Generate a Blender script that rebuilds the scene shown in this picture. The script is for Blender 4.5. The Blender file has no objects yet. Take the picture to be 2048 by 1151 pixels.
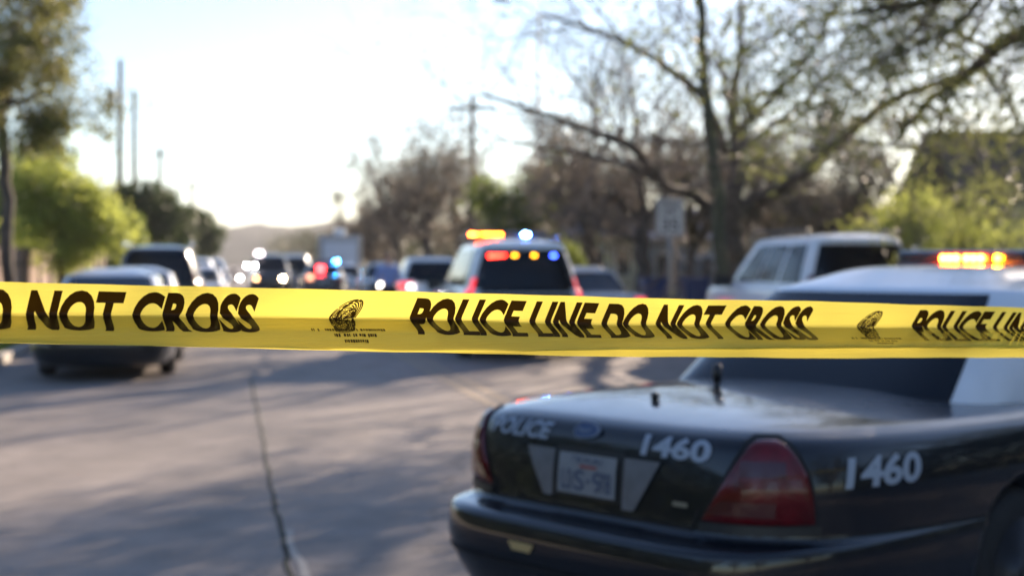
import bpy, bmesh, math, random
import numpy as np
from mathutils import Vector, Matrix
R = math.radians
sc = bpy.context.scene
COL = sc.collection

# ------------------------------------------------------------------ camera
CH = 1.55                       # camera height
FPX, CX, HY = 2844.0, 1024.0, 523.0   # focal length in photo pixels, principal column, horizon row
cam_d = bpy.data.cameras.new("camera")
cam = bpy.data.objects.new("camera", cam_d)
COL.objects.link(cam)
sc.camera = cam
cam.location = (0, 0, CH)
cam.rotation_euler = (R(90) - math.atan(52.5 / FPX), 0, 0)
cam_d.sensor_width = 36
cam_d.lens = 50
cam_d.clip_start = 0.05
cam_d.clip_end = 4000
cam_d.dof.use_dof = True
cam_d.dof.focus_distance = 2.15
cam_d.dof.aperture_fstop = 3.5
cam_d.dof.aperture_blades = 0

# ------------------------------------------------------------------ sky and sun
SUN_AZ, SUN_EL = R(30), R(19.5)
w = bpy.data.worlds.new("World"); sc.world = w; w.use_nodes = True
nt = w.node_tree
bg = nt.nodes["Background"]
sky = nt.nodes.new("ShaderNodeTexSky")
sky.sky_type = 'NISHITA'; sky.sun_disc = False
sky.sun_elevation = SUN_EL; sky.sun_rotation = SUN_AZ
sky.air_density = 1.0; sky.dust_density = 0.35; sky.ozone_density = 1.8
tn = nt.nodes.new('ShaderNodeMix'); tn.data_type = 'RGBA'; tn.blend_type = 'MULTIPLY'; tn.inputs[0].default_value = 1
tn.inputs[7].default_value = (.95, .985, 1.09, 1)
nt.links.new(sky.outputs[0], tn.inputs[6]); nt.links.new(tn.outputs[2], bg.inputs[0])
bg.inputs[1].default_value = 0.068
sd = bpy.data.lights.new("sun", 'SUN'); sd.energy = 5.0; sd.angle = R(0.55); sd.color = (1.0, .80, .61)
so = bpy.data.objects.new("sun", sd); COL.objects.link(so)
sv = Vector((math.sin(SUN_AZ) * math.cos(SUN_EL), math.cos(SUN_AZ) * math.cos(SUN_EL), math.sin(SUN_EL)))
so.rotation_euler = sv.to_track_quat('Z', 'Y').to_euler()
so.location = (0, 0, 60)

sc.view_settings.view_transform = 'Standard'
sc.view_settings.look = 'None'
sc.view_settings.exposure = 1.65
sc.view_settings.gamma = 1
sc.cycles.use_denoising = True
sc.cycles.max_bounces = 8
sc.cycles.transparent_max_bounces = 12
sc.cycles.caustics_reflective = False
sc.cycles.caustics_refractive = False

# ------------------------------------------------------------------ helpers
def tag(o, label=None, cat=None, group=None, kind=None):
    if label: o['label'] = label
    if cat: o['category'] = cat
    if group: o['group'] = group
    if kind: o['kind'] = kind
    return o

def thing(name, label, cat, loc=(0, 0, 0), rz=0.0, group=None):
    o = bpy.data.objects.new(name, None)
    o.empty_display_size = .2
    COL.objects.link(o); o.location = loc; o.rotation_euler = (0, 0, rz)
    return tag(o, label, cat, group)

def mesh_obj(name, V, F, mats, parent=None, smooth=True, mi=None, loc=None):
    me = bpy.data.meshes.new(name)
    me.from_pydata([tuple(map(float, v)) for v in V], [], [tuple(int(i) for i in f) for f in F])
    if not isinstance(mats, (list, tuple)): mats = [mats]
    for m in mats: me.materials.append(m)
    if mi is not None: me.polygons.foreach_set('material_index', np.array(mi, dtype=np.int32))
    me.polygons.foreach_set('use_smooth', np.full(len(me.polygons), bool(smooth)))
    me.update()
    o = bpy.data.objects.new(name, me); COL.objects.link(o)
    if parent is not None: o.parent = parent
    if loc is not None: o.location = loc
    return o

class MB:
    """collects boxes, tubes, lathes into one mesh"""
    def __init__(s): s.V = []; s.F = []
    def add(s, V, F):
        n = len(s.V); s.V += [tuple(v) for v in V]; s.F += [tuple(i + n for i in f) for f in F]
    def box(s, x0, x1, y0, y1, z0, z1, b=0.0, M=None):
        bm = bmesh.new(); bmesh.ops.create_cube(bm, size=1)
        for v in bm.verts:
            v.co = Vector(((x0 + x1) / 2 + v.co.x * (x1 - x0), (y0 + y1) / 2 + v.co.y * (y1 - y0), (z0 + z1) / 2 + v.co.z * (z1 - z0)))
        if b > 0: bmesh.ops.bevel(bm, geom=list(bm.edges), offset=b, segments=2, affect='EDGES', profile=.5)
        if M is not None: bm.transform(M)
        bm.verts.index_update()
        s.add([v.co[:] for v in bm.verts], [[v.index for v in f.verts] for f in bm.faces]); bm.free()
    def tube(s, pts, rad, n=8, cap=True):
        P = [Vector(p) for p in pts]
        if not isinstance(rad, (list, tuple)): rad = [rad] * len(P)
        base = len(s.V); up = Vector((0, 0, 1))
        prev = None
        for i, p in enumerate(P):
            d = (P[min(i + 1, len(P) - 1)] - P[max(i - 1, 0)]).normalized()
            if prev is None:
                a = d.cross(up)
                if a.length < .1: a = d.cross(Vector((1, 0, 0)))
                a.normalize()
            else:
                a = (prev - d * prev.dot(d)).normalized()
            prev = a; b = d.cross(a)
            for k in range(n):
                t = 2 * math.pi * k / n
                s.V.append((p + (a * math.cos(t) + b * math.sin(t)) * rad[i])[:])
        for i in range(len(P) - 1):
            for k in range(n):
                k2 = (k + 1) % n
                s.F.append((base + i * n + k, base + (i + 1) * n + k, base + (i + 1) * n + k2, base + i * n + k2))
        if cap:
            s.F.append(tuple(base + k for k in range(n)))
            s.F.append(tuple(base + (len(P) - 1) * n + k for k in reversed(range(n))))
    def lathe(s, prof, c, axis='z', n=24):
        """prof: list of (r, h); axis of revolution through c"""
        base = len(s.V); m = len(prof)
        for r, h in prof:
            for k in range(n):
                t = 2 * math.pi * k / n
                a, b = r * math.cos(t), r * math.sin(t)
                v = {'z': (a, b, h), 'x': (h, a, b), 'y': (a, h, b)}[axis]
                s.V.append((c[0] + v[0], c[1] + v[1], c[2] + v[2]))
        for i in range(m - 1):
            for k in range(n):
                k2 = (k + 1) % n
                s.F.append((base + i * n + k, base + i * n + k2, base + (i + 1) * n + k2, base + (i + 1) * n + k))
        s.F.append(tuple(base + k for k in reversed(range(n))))
        s.F.append(tuple(base + (m - 1) * n + k for k in range(n)))
    def build(s, name, mat, parent=None, smooth=False, loc=None):
        return mesh_obj(name, s.V, s.F, mat, parent, smooth, loc=loc)

# ------------------------------------------------------------------ materials
MATS = {}
def newmat(name):
    m = bpy.data.materials.new(name); m.use_nodes = True
    MATS[name] = m
    return m, m.node_tree, m.node_tree.nodes["Principled BSDF"]

def mat(name, col, rough=.5, metal=0, coat=0, spec=.5, noise=0, nscale=8, bump=0, emis=None, estr=0):
    m, t, p = newmat(name)
    p.inputs['Base Color'].default_value = (*col, 1)
    p.inputs['Roughness'].default_value = rough
    p.inputs['Metallic'].default_value = metal
    p.inputs['Coat Weight'].default_value = coat
    p.inputs['Coat Roughness'].default_value = .06
    p.inputs['Specular IOR Level'].default_value = spec
    if noise or bump:
        tc = t.nodes.new('ShaderNodeTexCoord'); n = t.nodes.new('ShaderNodeTexNoise')
        n.inputs['Scale'].default_value = nscale; n.inputs['Detail'].default_value = 6
        t.links.new(tc.outputs['Object'], n.inputs['Vector'])
        if noise:
            r = t.nodes.new('ShaderNodeValToRGB')
            r.color_ramp.elements[0].position = .3; r.color_ramp.elements[1].position = .7
            r.color_ramp.elements[0].color = (*[c * (1 - noise) for c in col], 1)
            r.color_ramp.elements[1].color = (*[min(1, c * (1 + noise)) for c in col], 1)
            t.links.new(n.outputs['Fac'], r.inputs[0]); t.links.new(r.outputs[0], p.inputs['Base Color'])
        if bump:
            b = t.nodes.new('ShaderNodeBump'); b.inputs['Strength'].default_value = bump; b.inputs['Distance'].default_value = .02
            t.links.new(n.outputs['Fac'], b.inputs['Height']); t.links.new(b.outputs[0], p.inputs['Normal'])
    if emis:
        p.inputs['Emission Color'].default_value = (*emis, 1); p.inputs['Emission Strength'].default_value = estr
    return m

def paint(name, col, rough=.28, coat=1, metal=0):
    m = mat(name, col, rough, metal, coat, spec=.15, noise=.06, nscale=3)
    t = m.node_tree; p = t.nodes["Principled BSDF"]; p.inputs['Coat IOR'].default_value = 1.5 if max(col) < .05 else 1.45
    # a thin film of road dust low on the panels
    g = t.nodes.new('ShaderNodeTexNoise'); g.inputs['Scale'].default_value = 5; g.inputs['Detail'].default_value = 8
    tc = t.nodes.new('ShaderNodeTexCoord'); t.links.new(tc.outputs['Object'], g.inputs['Vector'])
    mr = t.nodes.new('ShaderNodeMapRange'); mr.inputs['To Min'].default_value = rough * .8; mr.inputs['To Max'].default_value = rough * 1.4
    t.links.new(g.outputs['Fac'], mr.inputs['Value']); t.links.new(mr.outputs[0], p.inputs['Roughness'])
    return m

black_paint = paint('black_paint', (.007, .009, .014))
white_paint = paint('white_paint', (.74, .76, .80))
silver_paint = paint('silver_paint', (.36, .38, .42), metal=.35)
dark_silver = paint('dark_silver_paint', (.022, .025, .03), metal=.2)  # near black; on the left kerb sedan it stands in for shade
dark_paint = paint('dark_blue_paint', (.012, .014, .02))
grey_paint = paint('grey_paint', (.22, .24, .28), metal=.3)
tint_glass = mat('tinted_glass', (.005, .008, .013), .05, spec=.3)
light_glass = mat('window_glass', (.03, .04, .055), .04, spec=.8)
rubber = mat('rubber', (.012, .012, .013), .75, noise=.3, nscale=20)
under_black = mat('underbody_black', (.008, .008, .009), .8)
trim_black = mat('black_plastic', (.012, .013, .015), .45)
steel = mat('steel_rim', (.05, .05, .055), .45, metal=.6)
chrome = mat('chrome', (.75, .76, .78), .12, metal=1)
tail_red = mat('tail_lamp_red', (.11, .0015, .005), .2, coat=.5, spec=.3, noise=.35, nscale=14, bump=.25)
tail_lit = mat('tail_lamp_sunlit', (.42, .008, .012), .2, coat=1, emis=(1, .02, .02), estr=.6)  # sunlit look put into a brighter red and a weak emission
tail_dark = mat('tail_lamp_dark', (.055, .003, .010), .2, coat=.6, spec=.3)
lens_clear = mat('clear_lens', (.55, .56, .58), .1, coat=1)
decal_grey = mat('reflective_lettering', (.33, .37, .44), .35)
plate_white = mat('plate_white', (.24, .245, .26), .4, noise=.05, nscale=30)
plate_blue = mat('plate_blue', (.07, .09, .15), .5)
plate_red = mat('plate_red', (.28, .05, .05), .5)
panel_silver = mat('reflector_panel', (.155, .155, .165), .35, noise=.15, nscale=18)
pale_ochre = mat('pale_ochre', (.55, .38, .16), .25)

def lamp(name, col, s):
    m, t, p = newmat(name)
    p.inputs['Base Color'].default_value = (*[c * .5 for c in col], 1)
    p.inputs['Emission Color'].default_value = (*col, 1)
    p.inputs['Emission Strength'].default_value = s
    return m
red_on = lamp('lamp_red', (1, .02, .01), 14)
red_hot = lamp('lamp_red_hot', (1, .075, .005), 120)
amber_on = lamp('lamp_amber', (1, .30, .01), 9)
blue_on = lamp('lamp_blue', (.03, .07, 1), 12)
cyan_on = lamp('lamp_cyan_blue', (.03, .36, 1), 420)
white_on = lamp('lamp_white', (1, .98, .95), 60)
warm_on = lamp('lamp_warm', (1, .70, .42), 60)
orange_on = lamp('lamp_orange', (1, .45, .2), 7)

def leafmat(name, c1, c2, trans=.5):
    m, t, p = newmat(name)
    g = t.nodes.new('ShaderNodeNewGeometry'); r = t.nodes.new('ShaderNodeValToRGB')
    r.color_ramp.elements[0].color = (*c1, 1); r.color_ramp.elements[1].color = (*c2, 1)
    t.links.new(g.outputs['Random Per Island'], r.inputs[0])
    t.links.new(r.outputs[0], p.inputs['Base Color'])
    p.inputs['Roughness'].default_value = .5; p.inputs['Specular IOR Level'].default_value = .3
    tr = t.nodes.new('ShaderNodeBsdfTranslucent'); mx = t.nodes.new('ShaderNodeMixShader')
    t.links.new(r.outputs[0], tr.inputs[0]); mx.inputs[0].default_value = trans
    t.links.new(p.outputs[0], mx.inputs[1]); t.links.new(tr.outputs[0], mx.inputs[2])
    out = t.nodes['Material Output']; t.links.new(mx.outputs[0], out.inputs[0])
    return m
leaf_olive = leafmat('leaves_olive', (.045, .055, .015), (.16, .17, .035))
leaf_oak = leafmat('leaves_oak', (.07, .085, .03), (.24, .26, .08))
leaf_lime = leafmat('leaves_lime', (.20, .25, .06), (.50, .53, .12), .6)
leaf_green = leafmat('leaves_green', (.09, .13, .025), (.24, .29, .05), .5)
leaf_dark = leafmat('leaves_dark', (.025, .04, .012), (.07, .10, .025), .35)
leaf_brown = leafmat('buds_brown', (.08, .068, .058), (.19, .16, .12), .4)
bark = mat('bark', (.075, .06, .05), .9, noise=.45, nscale=6, bump=.6)
bark_moss = mat('bark_mossy', (.05, .055, .035), .9, noise=.5, nscale=5, bump=.6)
twig_m = mat('twigs', (.16, .13, .115), .9, noise=.3, nscale=3)
wood_pole = mat('wood_pole', (.10, .075, .06), .85, noise=.4, nscale=4, bump=.3)
metal_grey = mat('galvanised_metal', (.28, .29, .30), .5, metal=.5, noise=.15, nscale=5)

# road: pale worn concrete with stains, patches and hairline marks
def road_material():
    m, t, p = newmat('road_concrete')
    tc = t.nodes.new('ShaderNodeTexCoord')
    def noise(s, d=6, rough=.6, sc_=(1, 1, 1)):
        mp = t.nodes.new('ShaderNodeMapping'); mp.inputs['Scale'].default_value = sc_
        mp.inputs['Rotation'].default_value = (0, 0, R(11))
        t.links.new(tc.outputs['Object'], mp.inputs[0])
        n = t.nodes.new('ShaderNodeTexNoise'); n.inputs['Scale'].default_value = s
        n.inputs['Detail'].default_value = d; n.inputs['Roughness'].default_value = rough
        t.links.new(mp.outputs[0], n.inputs['Vector']); return n
    big = noise(.35, 5, .6, (1.0, .35, 1)); mid = noise(2.2, 8, .65); fine = noise(90, 3, .7)
    r1 = t.nodes.new('ShaderNodeValToRGB')
    r1.color_ramp.elements[0].position = .32; r1.color_ramp.elements[0].color = (.165, .145, .134, 1)
    r1.color_ramp.elements[1].position = .70; r1.color_ramp.elements[1].color = (.27, .235, .215, 1)
    t.links.new(big.outputs['Fac'], r1.inputs[0])
    def mult(a, b, lo, hi):
        mr = t.nodes.new('ShaderNodeMapRange'); mr.inputs['From Min'].default_value = .3; mr.inputs['From Max'].default_value = .7
        mr.inputs['To Min'].default_value = lo; mr.inputs['To Max'].default_value = hi
        t.links.new(b, mr.inputs[0])
        mx = t.nodes.new('ShaderNodeMix'); mx.data_type = 'RGBA'; mx.blend_type = 'MULTIPLY'; mx.inputs[0].default_value = 1
        t.links.new(a, mx.inputs[6]); t.links.new(mr.outputs[0], mx.inputs[7]); return mx.outputs[2]
    c = mult(r1.outputs[0], mid.outputs['Fac'], .78, 1.14)
    c = mult(c, fine.outputs['Fac'], .80, 1.18)
    lane = noise(.9, 3, .5, (1.0, .05, 1)); c = mult(c, lane.outputs['Fac'], .88, 1.08)
    vo = t.nodes.new('ShaderNodeTexVoronoi'); vo.feature = 'DISTANCE_TO_EDGE'; vo.inputs['Scale'].default_value = .22
    wn = noise(1.4, 6, .7); ad = t.nodes.new('ShaderNodeMix'); ad.data_type = 'RGBA'; ad.blend_type = 'ADD'; ad.inputs[0].default_value = .9
    t.links.new(tc.outputs['Object'], ad.inputs[6]); t.links.new(wn.outputs['Color'], ad.inputs[7]); t.links.new(ad.outputs[2], vo.inputs['Vector'])
    ck = t.nodes.new('ShaderNodeMapRange'); ck.inputs['From Min'].default_value = 0; ck.inputs['From Max'].default_value = .004
    ck.inputs['To Min'].default_value = .45; ck.inputs['To Max'].default_value = 1
    t.links.new(vo.outputs['Distance'], ck.inputs[0])
    mx = t.nodes.new('ShaderNodeMix'); mx.data_type = 'RGBA'; mx.blend_type = 'MULTIPLY'; mx.inputs[0].default_value = 1
    t.links.new(c, mx.inputs[6]); t.links.new(ck.outputs[0], mx.inputs[7]); c = mx.outputs[2]
    t.links.new(c, p.inputs['Base Color'])
    p.inputs['Roughness'].default_value = .75; p.inputs['Specular IOR Level'].default_value = .35
    b = t.nodes.new('ShaderNodeBump'); b.inputs['Strength'].default_value = .35; b.inputs['Distance'].default_value = .006
    t.links.new(fine.outputs['Fac'], b.inputs['Height']); t.links.new(b.outputs[0], p.inputs['Normal'])
    return m
road_m = road_material()
grass_m = mat('grass_ground', (.07, .10, .025), .95, noise=.45, nscale=.8, bump=.8)
walk_m = mat('pavement_concrete', (.34, .32, .29), .85, noise=.15, nscale=3, bump=.2)
joint_m = mat('joint_dirt', (.03, .034, .026), .95, noise=.5, nscale=7)
yellow_m = mat('worn_yellow_paint', (.31, .245, .17), .8, noise=.25, nscale=9)

# ------------------------------------------------------------------ the road frame (a straight street, heading 11.3 degrees left)
RS = -0.20                       # dX/dY of the street
def cl(y): return -0.25 + RS * (y - 16.2)       # X of the centre line at depth y
def strip(name, off0, off1, y0, y1, z, m, n=60, h=0.0, kind='structure', parent=None, jit=0, seed=1):
    rng = random.Random(seed)
    V, F = [], []
    ys = np.linspace(y0, y1, n + 1) if y1 < 200 else np.concatenate([np.linspace(y0, 120, n // 2 + 1), np.geomspace(120, y1, n // 2 + 1)[1:]])
    for y in ys:
        j = rng.uniform(-jit, jit)
        V += [(cl(y) + off0 + j, y, z), (cl(y) + off1 + j + rng.uniform(-jit, jit) * .4, y, z)]
    k = len(ys)
    for i in range(k - 1): F.append((2 * i, 2 * i + 1, 2 * i + 3, 2 * i + 2))
    if h > 0:
        b = len(V); V += [(v[0], v[1], v[2] - h) for v in V[:b]]
        for i in range(k - 1):
            F.append((2 * i, 2 * i + 2, b + 2 * i + 2, b + 2 * i)); F.append((2 * i + 3, 2 * i + 1, b + 2 * i + 1, b + 2 * i + 3))
        F.append((1, 0, b, b + 1))
    o = mesh_obj(name, V, F, m, parent, smooth=False)
    if kind: tag(o, kind=kind)
    return o

# ground sheet
G = 1800
tag(mesh_obj('ground', [(-G, -60, -.03), (G, -60, -.03), (G, 2400, -.03), (-G, 2400, -.03)], [(0, 1, 2, 3)], grass_m, smooth=False), kind='structure')
strip('road', -6.4, 6.2, -30, 900, 0.0, road_m)
strip('kerb', -6.56, -6.4, -30, 500, .13, walk_m, h=.16)
strip('kerb', 6.2, 6.36, -30, 500, .13, walk_m, h=.16)
strip('verge', -7.6, -6.56, -30, 500, .12, grass_m, h=.15)
strip('pavement', 6.36, 9.2, -30, 400, .125, walk_m, h=.15)
strip('verge', 9.2, 16, -30, 400, .10, grass_m, h=.13)
strip('joint_seam', -2.705, -2.675, -10, 18.8, .004, joint_m, n=150, jit=.014, seed=5)
strip('joint_spall', -2.665, -2.62, -10, 8.2, .004, walk_m, n=60, jit=.03, seed=8)
mk = thing('road_line', 'faded double yellow line worn into the concrete beside the sedan trunk', 'road marking', (0, 0, 0))
mk['kind'] = 'structure'
for k, o in enumerate((-.19, .05)):
    strip('stripe', o, o + .11, 14.6, 60, .0045, yellow_m, n=40, kind=None, parent=mk, jit=.008, seed=20 + k)

# short grass on the verges (stuff)
def grass_patch():
    rng = random.Random(3); V, F = [], []
    for i in range(26000):
        y = rng.uniform(15, 34); side = -1
        x = cl(y) + rng.uniform(-9.3, -6.6)
        z0 = .12 if x > cl(y) - 7.6 else -.03
        a = rng.uniform(0, 6.28); h = rng.uniform(.03, .10); wd = .008
        dx, dy = math.cos(a) * wd, math.sin(a) * wd
        b = len(V); V += [(x - dx, y - dy, z0), (x + dx, y + dy, z0), (x + rng.uniform(-.04, .04), y + rng.uniform(-.04, .04), z0 + h)]
        F.append((b, b + 1, b + 2))
    tag(mesh_obj('grass', V, F, leaf_green, smooth=False), kind='stuff')
grass_patch()

# hills far down the street
def hills():
    rng = np.random.RandomState(4)
    V, F = [], []
    nx, ny = 160, 26
    def ridge(px):
        return np.interp(px, [-600, 0, 300, 400, 440, 500, 560, 610, 680, 760, 900, 1300, 2000, 3000],
                         [40, 60, 60, 62, 70, 77, 79, 74, 82, 84, 80, 70, 60, 50])
    ph = rng.rand(8) * 6.28
    for j in range(ny):
        Y = 430 + j * 22
        for i in range(nx):
            px = -700 + i * 3600 / (nx - 1)
            X = (px - CX) * Y / FPX
            f = math.sin(min(1, j / 11) * math.pi / 2)
            top = ridge(px) * (430 + 11 * 22) / FPX
            z = top * f + (.5 * math.sin(px * .02 + ph[0]) + .6 * math.sin(px * .05 + j + ph[1]) + rng.rand() * 1.6) * f - .5
            V.append((X, Y, z))
    for j in range(ny - 1):
        for i in range(nx - 1):
            a = j * nx + i; F.append((a, a + 1, a + nx + 1, a + nx))
    m = mat('hill_scrub', (.032, .034, .027), .95, noise=.55, nscale=.03, bump=0)
    tag(mesh_obj('hills', V, F, m), kind='structure')
hills()

# ------------------------------------------------------------------ text as a dense flat mesh
def text_geo(body, size=1.0, shear=0.0, bold=0.0, step=.12, spacing=1.0, sx=1.0):
    c = bpy.data.curves.new('t', 'FONT'); c.body = body; c.size = size; c.shear = shear; c.offset = bold
    c.space_character = spacing; c.resolution_u = 5; c.fill_mode = 'FRONT'
    o = bpy.data.objects.new('t', c); COL.objects.link(o)
    dg = bpy.context.evaluated_depsgraph_get(); dg.update()
    me = bpy.data.meshes.new_from_object(o.evaluated_get(dg))
    bm = bmesh.new(); bm.from_mesh(me)
    xs = [v.co.x for v in bm.verts]; ys = [v.co.y for v in bm.verts]
    x0, x1, y0, y1 = min(xs), max(xs), min(ys), max(ys)
    def cuts(a, b, n, no):
        for k in range(1, n):
            q = a + (b - a) * k / n
            bmesh.ops.bisect_plane(bm, geom=list(bm.verts) + list(bm.edges) + list(bm.faces), dist=1e-6,
                                   plane_co=(q, 0, 0) if no[0] else (0, q, 0), plane_no=no)
    cuts(y0, y1, max(2, int((y1 - y0) / (step * size))), (0, 1, 0))
    cuts(x0, x1, max(2, int((x1 - x0) / (step * size * 2))), (1, 0, 0))
    bm.verts.index_update()
    V = np.array([v.co[:] for v in bm.verts]); F = [[v.index for v in f.verts] for f in bm.faces]
    bm.free(); bpy.data.objects.remove(o); bpy.data.curves.remove(c); bpy.data.meshes.remove(me)
    V[:, 0] = (V[:, 0] - x0) / (x1 - x0); V[:, 1] = (V[:, 1] - y0) / (y1 - y0)
    return V, F, (x1 - x0) / (y1 - y0)

# ------------------------------------------------------------------ lofted car shells
def catmull(P, k):
    P = np.asarray(P, float); n = len(P); out = []
    for i in range(n - 1):
        p0, p1, p2, p3 = P[max(i - 1, 0)], P[i], P[i + 1], P[min(i + 2, n - 1)]
        for j in range(k):
            t = j / k
            out.append(.5 * ((2 * p1) + (-p0 + p2) * t + (2 * p0 - 5 * p1 + 4 * p2 - p3) * t * t + (-p0 + 3 * p1 - 3 * p2 + p3) * t ** 3))
    out.append(P[-1]); return np.array(out)

class Loft:
    def __init__(s, levels, L, W, n=6.5, N=200, g=None, zb=.22, ref=4, sub=3, y0=0.0):
        """levels: (z, side inset, rear inset, front inset); y from y0 to y0+L"""
        hl, hw = L / 2, W / 2
        ph = np.linspace(-math.pi / 2, 1.5 * math.pi, 6001)
        def se(p, a, b, e):
            c, q = np.cos(p), np.sin(p)
            return a * np.sign(c) * np.abs(c) ** (2 / e), b * np.sign(q) * np.abs(q) ** (2 / e)
        x, y = se(ph, hw, hl, n)
        d = np.concatenate([[0], np.cumsum(np.hypot(np.diff(x), np.diff(y)))])
        s.P = d[-1]
        pr = np.interp(np.linspace(0, d[-1], N + 1)[:-1], d, ph)
        s.a = np.linspace(0, d[-1], N + 1)[:-1]
        lv = catmull(np.array(levels, float), sub)
        rings = []
        for z, si, ri, fi in lv:
            yc = (ri + (L - fi)) / 2; h = (L - fi - ri) / 2
            xx, yy = se(pr, max(hw - si, .01), h, n)
            yy = yy + yc + y0
            zz = np.full(N, z)
            if g is not None: zz = zb + (z - zb) * np.interp(yy, g[0], g[1])
            rings.append(np.stack([xx, yy, zz], 1))
        s.R = np.array(rings); s.N = N; s.L = L
    def ev(s, a, lev):
        """a: arc length from the rear centre (right positive); lev: 0..1 of the levels"""
        u = (a % s.P) / s.P * s.N; i = int(u) % s.N; j = (i + 1) % s.N; fu = u - int(u)
        v = lev * (len(s.R) - 1); k = min(int(v), len(s.R) - 2); fv = v - k
        A = s.R[k, i] * (1 - fu) + s.R[k, j] * fu
        B = s.R[k + 1, i] * (1 - fu) + s.R[k + 1, j] * fu
        return A * (1 - fv) + B * fv
    def at(s, a, z):
        """point and outward normal at arc a, height z (searches the outer wall)"""
        u = (a % s.P) / s.P * s.N; i = int(u) % s.N; j = (i + 1) % s.N; fu = u - int(u)
        col = s.R[:, i] * (1 - fu) + s.R[:, j] * fu
        zz = col[:, 2]; k = int(np.searchsorted(np.maximum.accumulate(zz), z)) - 1
        k = max(0, min(k, len(zz) - 2)); t = (z - zz[k]) / max(1e-6, zz[k + 1] - zz[k]); t = max(0, min(1, t))
        return col[k] * (1 - t) + col[k + 1] * t
    def on(s, a, z, off=.004):
        p = s.at(a, z); e = .02
        da = s.at(a + e, z) - s.at(a - e, z); dz = s.at(a, z + e) - s.at(a, z - e)
        n = np.cross(da, dz); n /= max(1e-9, np.linalg.norm(n))
        if n[0] * p[0] + n[1] * (p[1] - s.R[0, :, 1].mean()) < 0: n = -n
        return p + n * off
    def mesh(s):
        M = len(s.R); V = s.R.reshape(-1, 3); F = []
        for k in range(M - 1):
            for i in range(s.N):
                j = (i + 1) % s.N
                F.append((k * s.N + i, k * s.N + j, (k + 1) * s.N + j, (k + 1) * s.N + i))
        F.append(tuple(reversed(range(s.N)))); F.append(tuple((M - 1) * s.N + i for i in range(s.N)))
        return V, F

def patch(loft, poly, off, nx=14, nz=14, by='z', bulge=0):
    """grid patch over a region; poly(v)->(a0,a1) for v in 0..1 and z/level range"""
    V, F = [], []
    for j in range(nz + 1):
        v = j / nz; a0, a1, z = poly(v)
        for i in range(nx + 1):
            a = a0 + (a1 - a0) * i / nx
            if by == 'z': V.append(loft.on(a, z, off + bulge * max(0, math.sin(math.pi * i / nx) * math.sin(math.pi * v)) ** .4))
            else:
                p = loft.ev(a, z); e = .01
                da = loft.ev(a + e, z) - loft.ev(a - e, z); dz = loft.ev(a, min(1, z + .01)) - loft.ev(a, max(0, z - .01))
                n = np.cross(da, dz); n /= max(1e-9, np.linalg.norm(n))
                V.append(p + n * off)
    for j in range(nz):
        for i in range(nx):
            b = j * (nx + 1) + i; F.append((b, b + 1, b + nx + 2, b + nx + 1))
    return V, F

def solid(V, F, d=.006):
    """give a grid patch a small edge so it is not paper thin"""
    return V, F

def text_on(loft, body, a0, a1, z0, z1, m, parent, name='lettering', shear=.2, bold=.02, off=.005, slope=0.0, spacing=1.0):
    V, F, _ = text_geo(body, 1, shear, bold, .15, spacing)
    P = [loft.on(a0 + (a1 - a0) * u, z0 + (z1 - z0) * v + slope * u, off) for u, v, _ in V]
    return mesh_obj(name, P, F, m, parent, smooth=False)

def cut_arches(o, centres, r, W):
    bm = bmesh.new(); bm.from_mesh(o.data); bmesh.ops.recalc_face_normals(bm, faces=bm.faces); bm.to_mesh(o.data); bm.free()
    mb = MB()
    for cx, cy, cz in centres:
        mb.lathe([(r, -.16), (r, .16)], (cx, cy, cz), 'x', 40)
    c = mb.build('cutter', rubber, o.parent)
    bm = bmesh.new(); bm.from_mesh(c.data); bmesh.ops.recalc_face_normals(bm, faces=bm.faces); bm.to_mesh(c.data); bm.free()
    md = o.modifiers.new('b', 'BOOLEAN'); md.operation = 'DIFFERENCE'; md.object = c; md.solver = 'EXACT'
    dg = bpy.context.evaluated_depsgraph_get(); dg.update()
    me = bpy.data.meshes.new_from_object(o.evaluated_get(dg))
    o.modifiers.clear(); o.data = me
    me.polygons.foreach_set('use_smooth', np.full(len(me.polygons), True))
    bpy.data.objects.remove(c)

def wheel(root, x, y, r=.335, wd=.21, detail=True):
    s = 1 if x > 0 else -1
    h = wd / 2
    mb = MB(); mb.lathe([(r * .62, -h), (r * .93, -h), (r, -h * .7), (r, h * .7), (r * .93, h), (r * .62, h)], (x, y, r), 'x', 36)
    t = mb.build('wheel', rubber, root, smooth=True)
    mb = MB(); mb.lathe([(r * .05, s * h * .55), (r * .28, s * h * .62), (r * .34, s * h * .35), (r * .55, s * h * .40), (r * .63, s * h * .98), (r * .66, s * h * 1.02)] if s > 0 else
                        [(r * .66, s * h * 1.02), (r * .63, s * h * .98), (r * .55, s * h * .40), (r * .34, s * h * .35), (r * .28, s * h * .62), (r * .05, s * h * .55)], (x, y, r), 'x', 30)
    mb.build('rim', steel, t, smooth=True)
    return t

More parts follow.
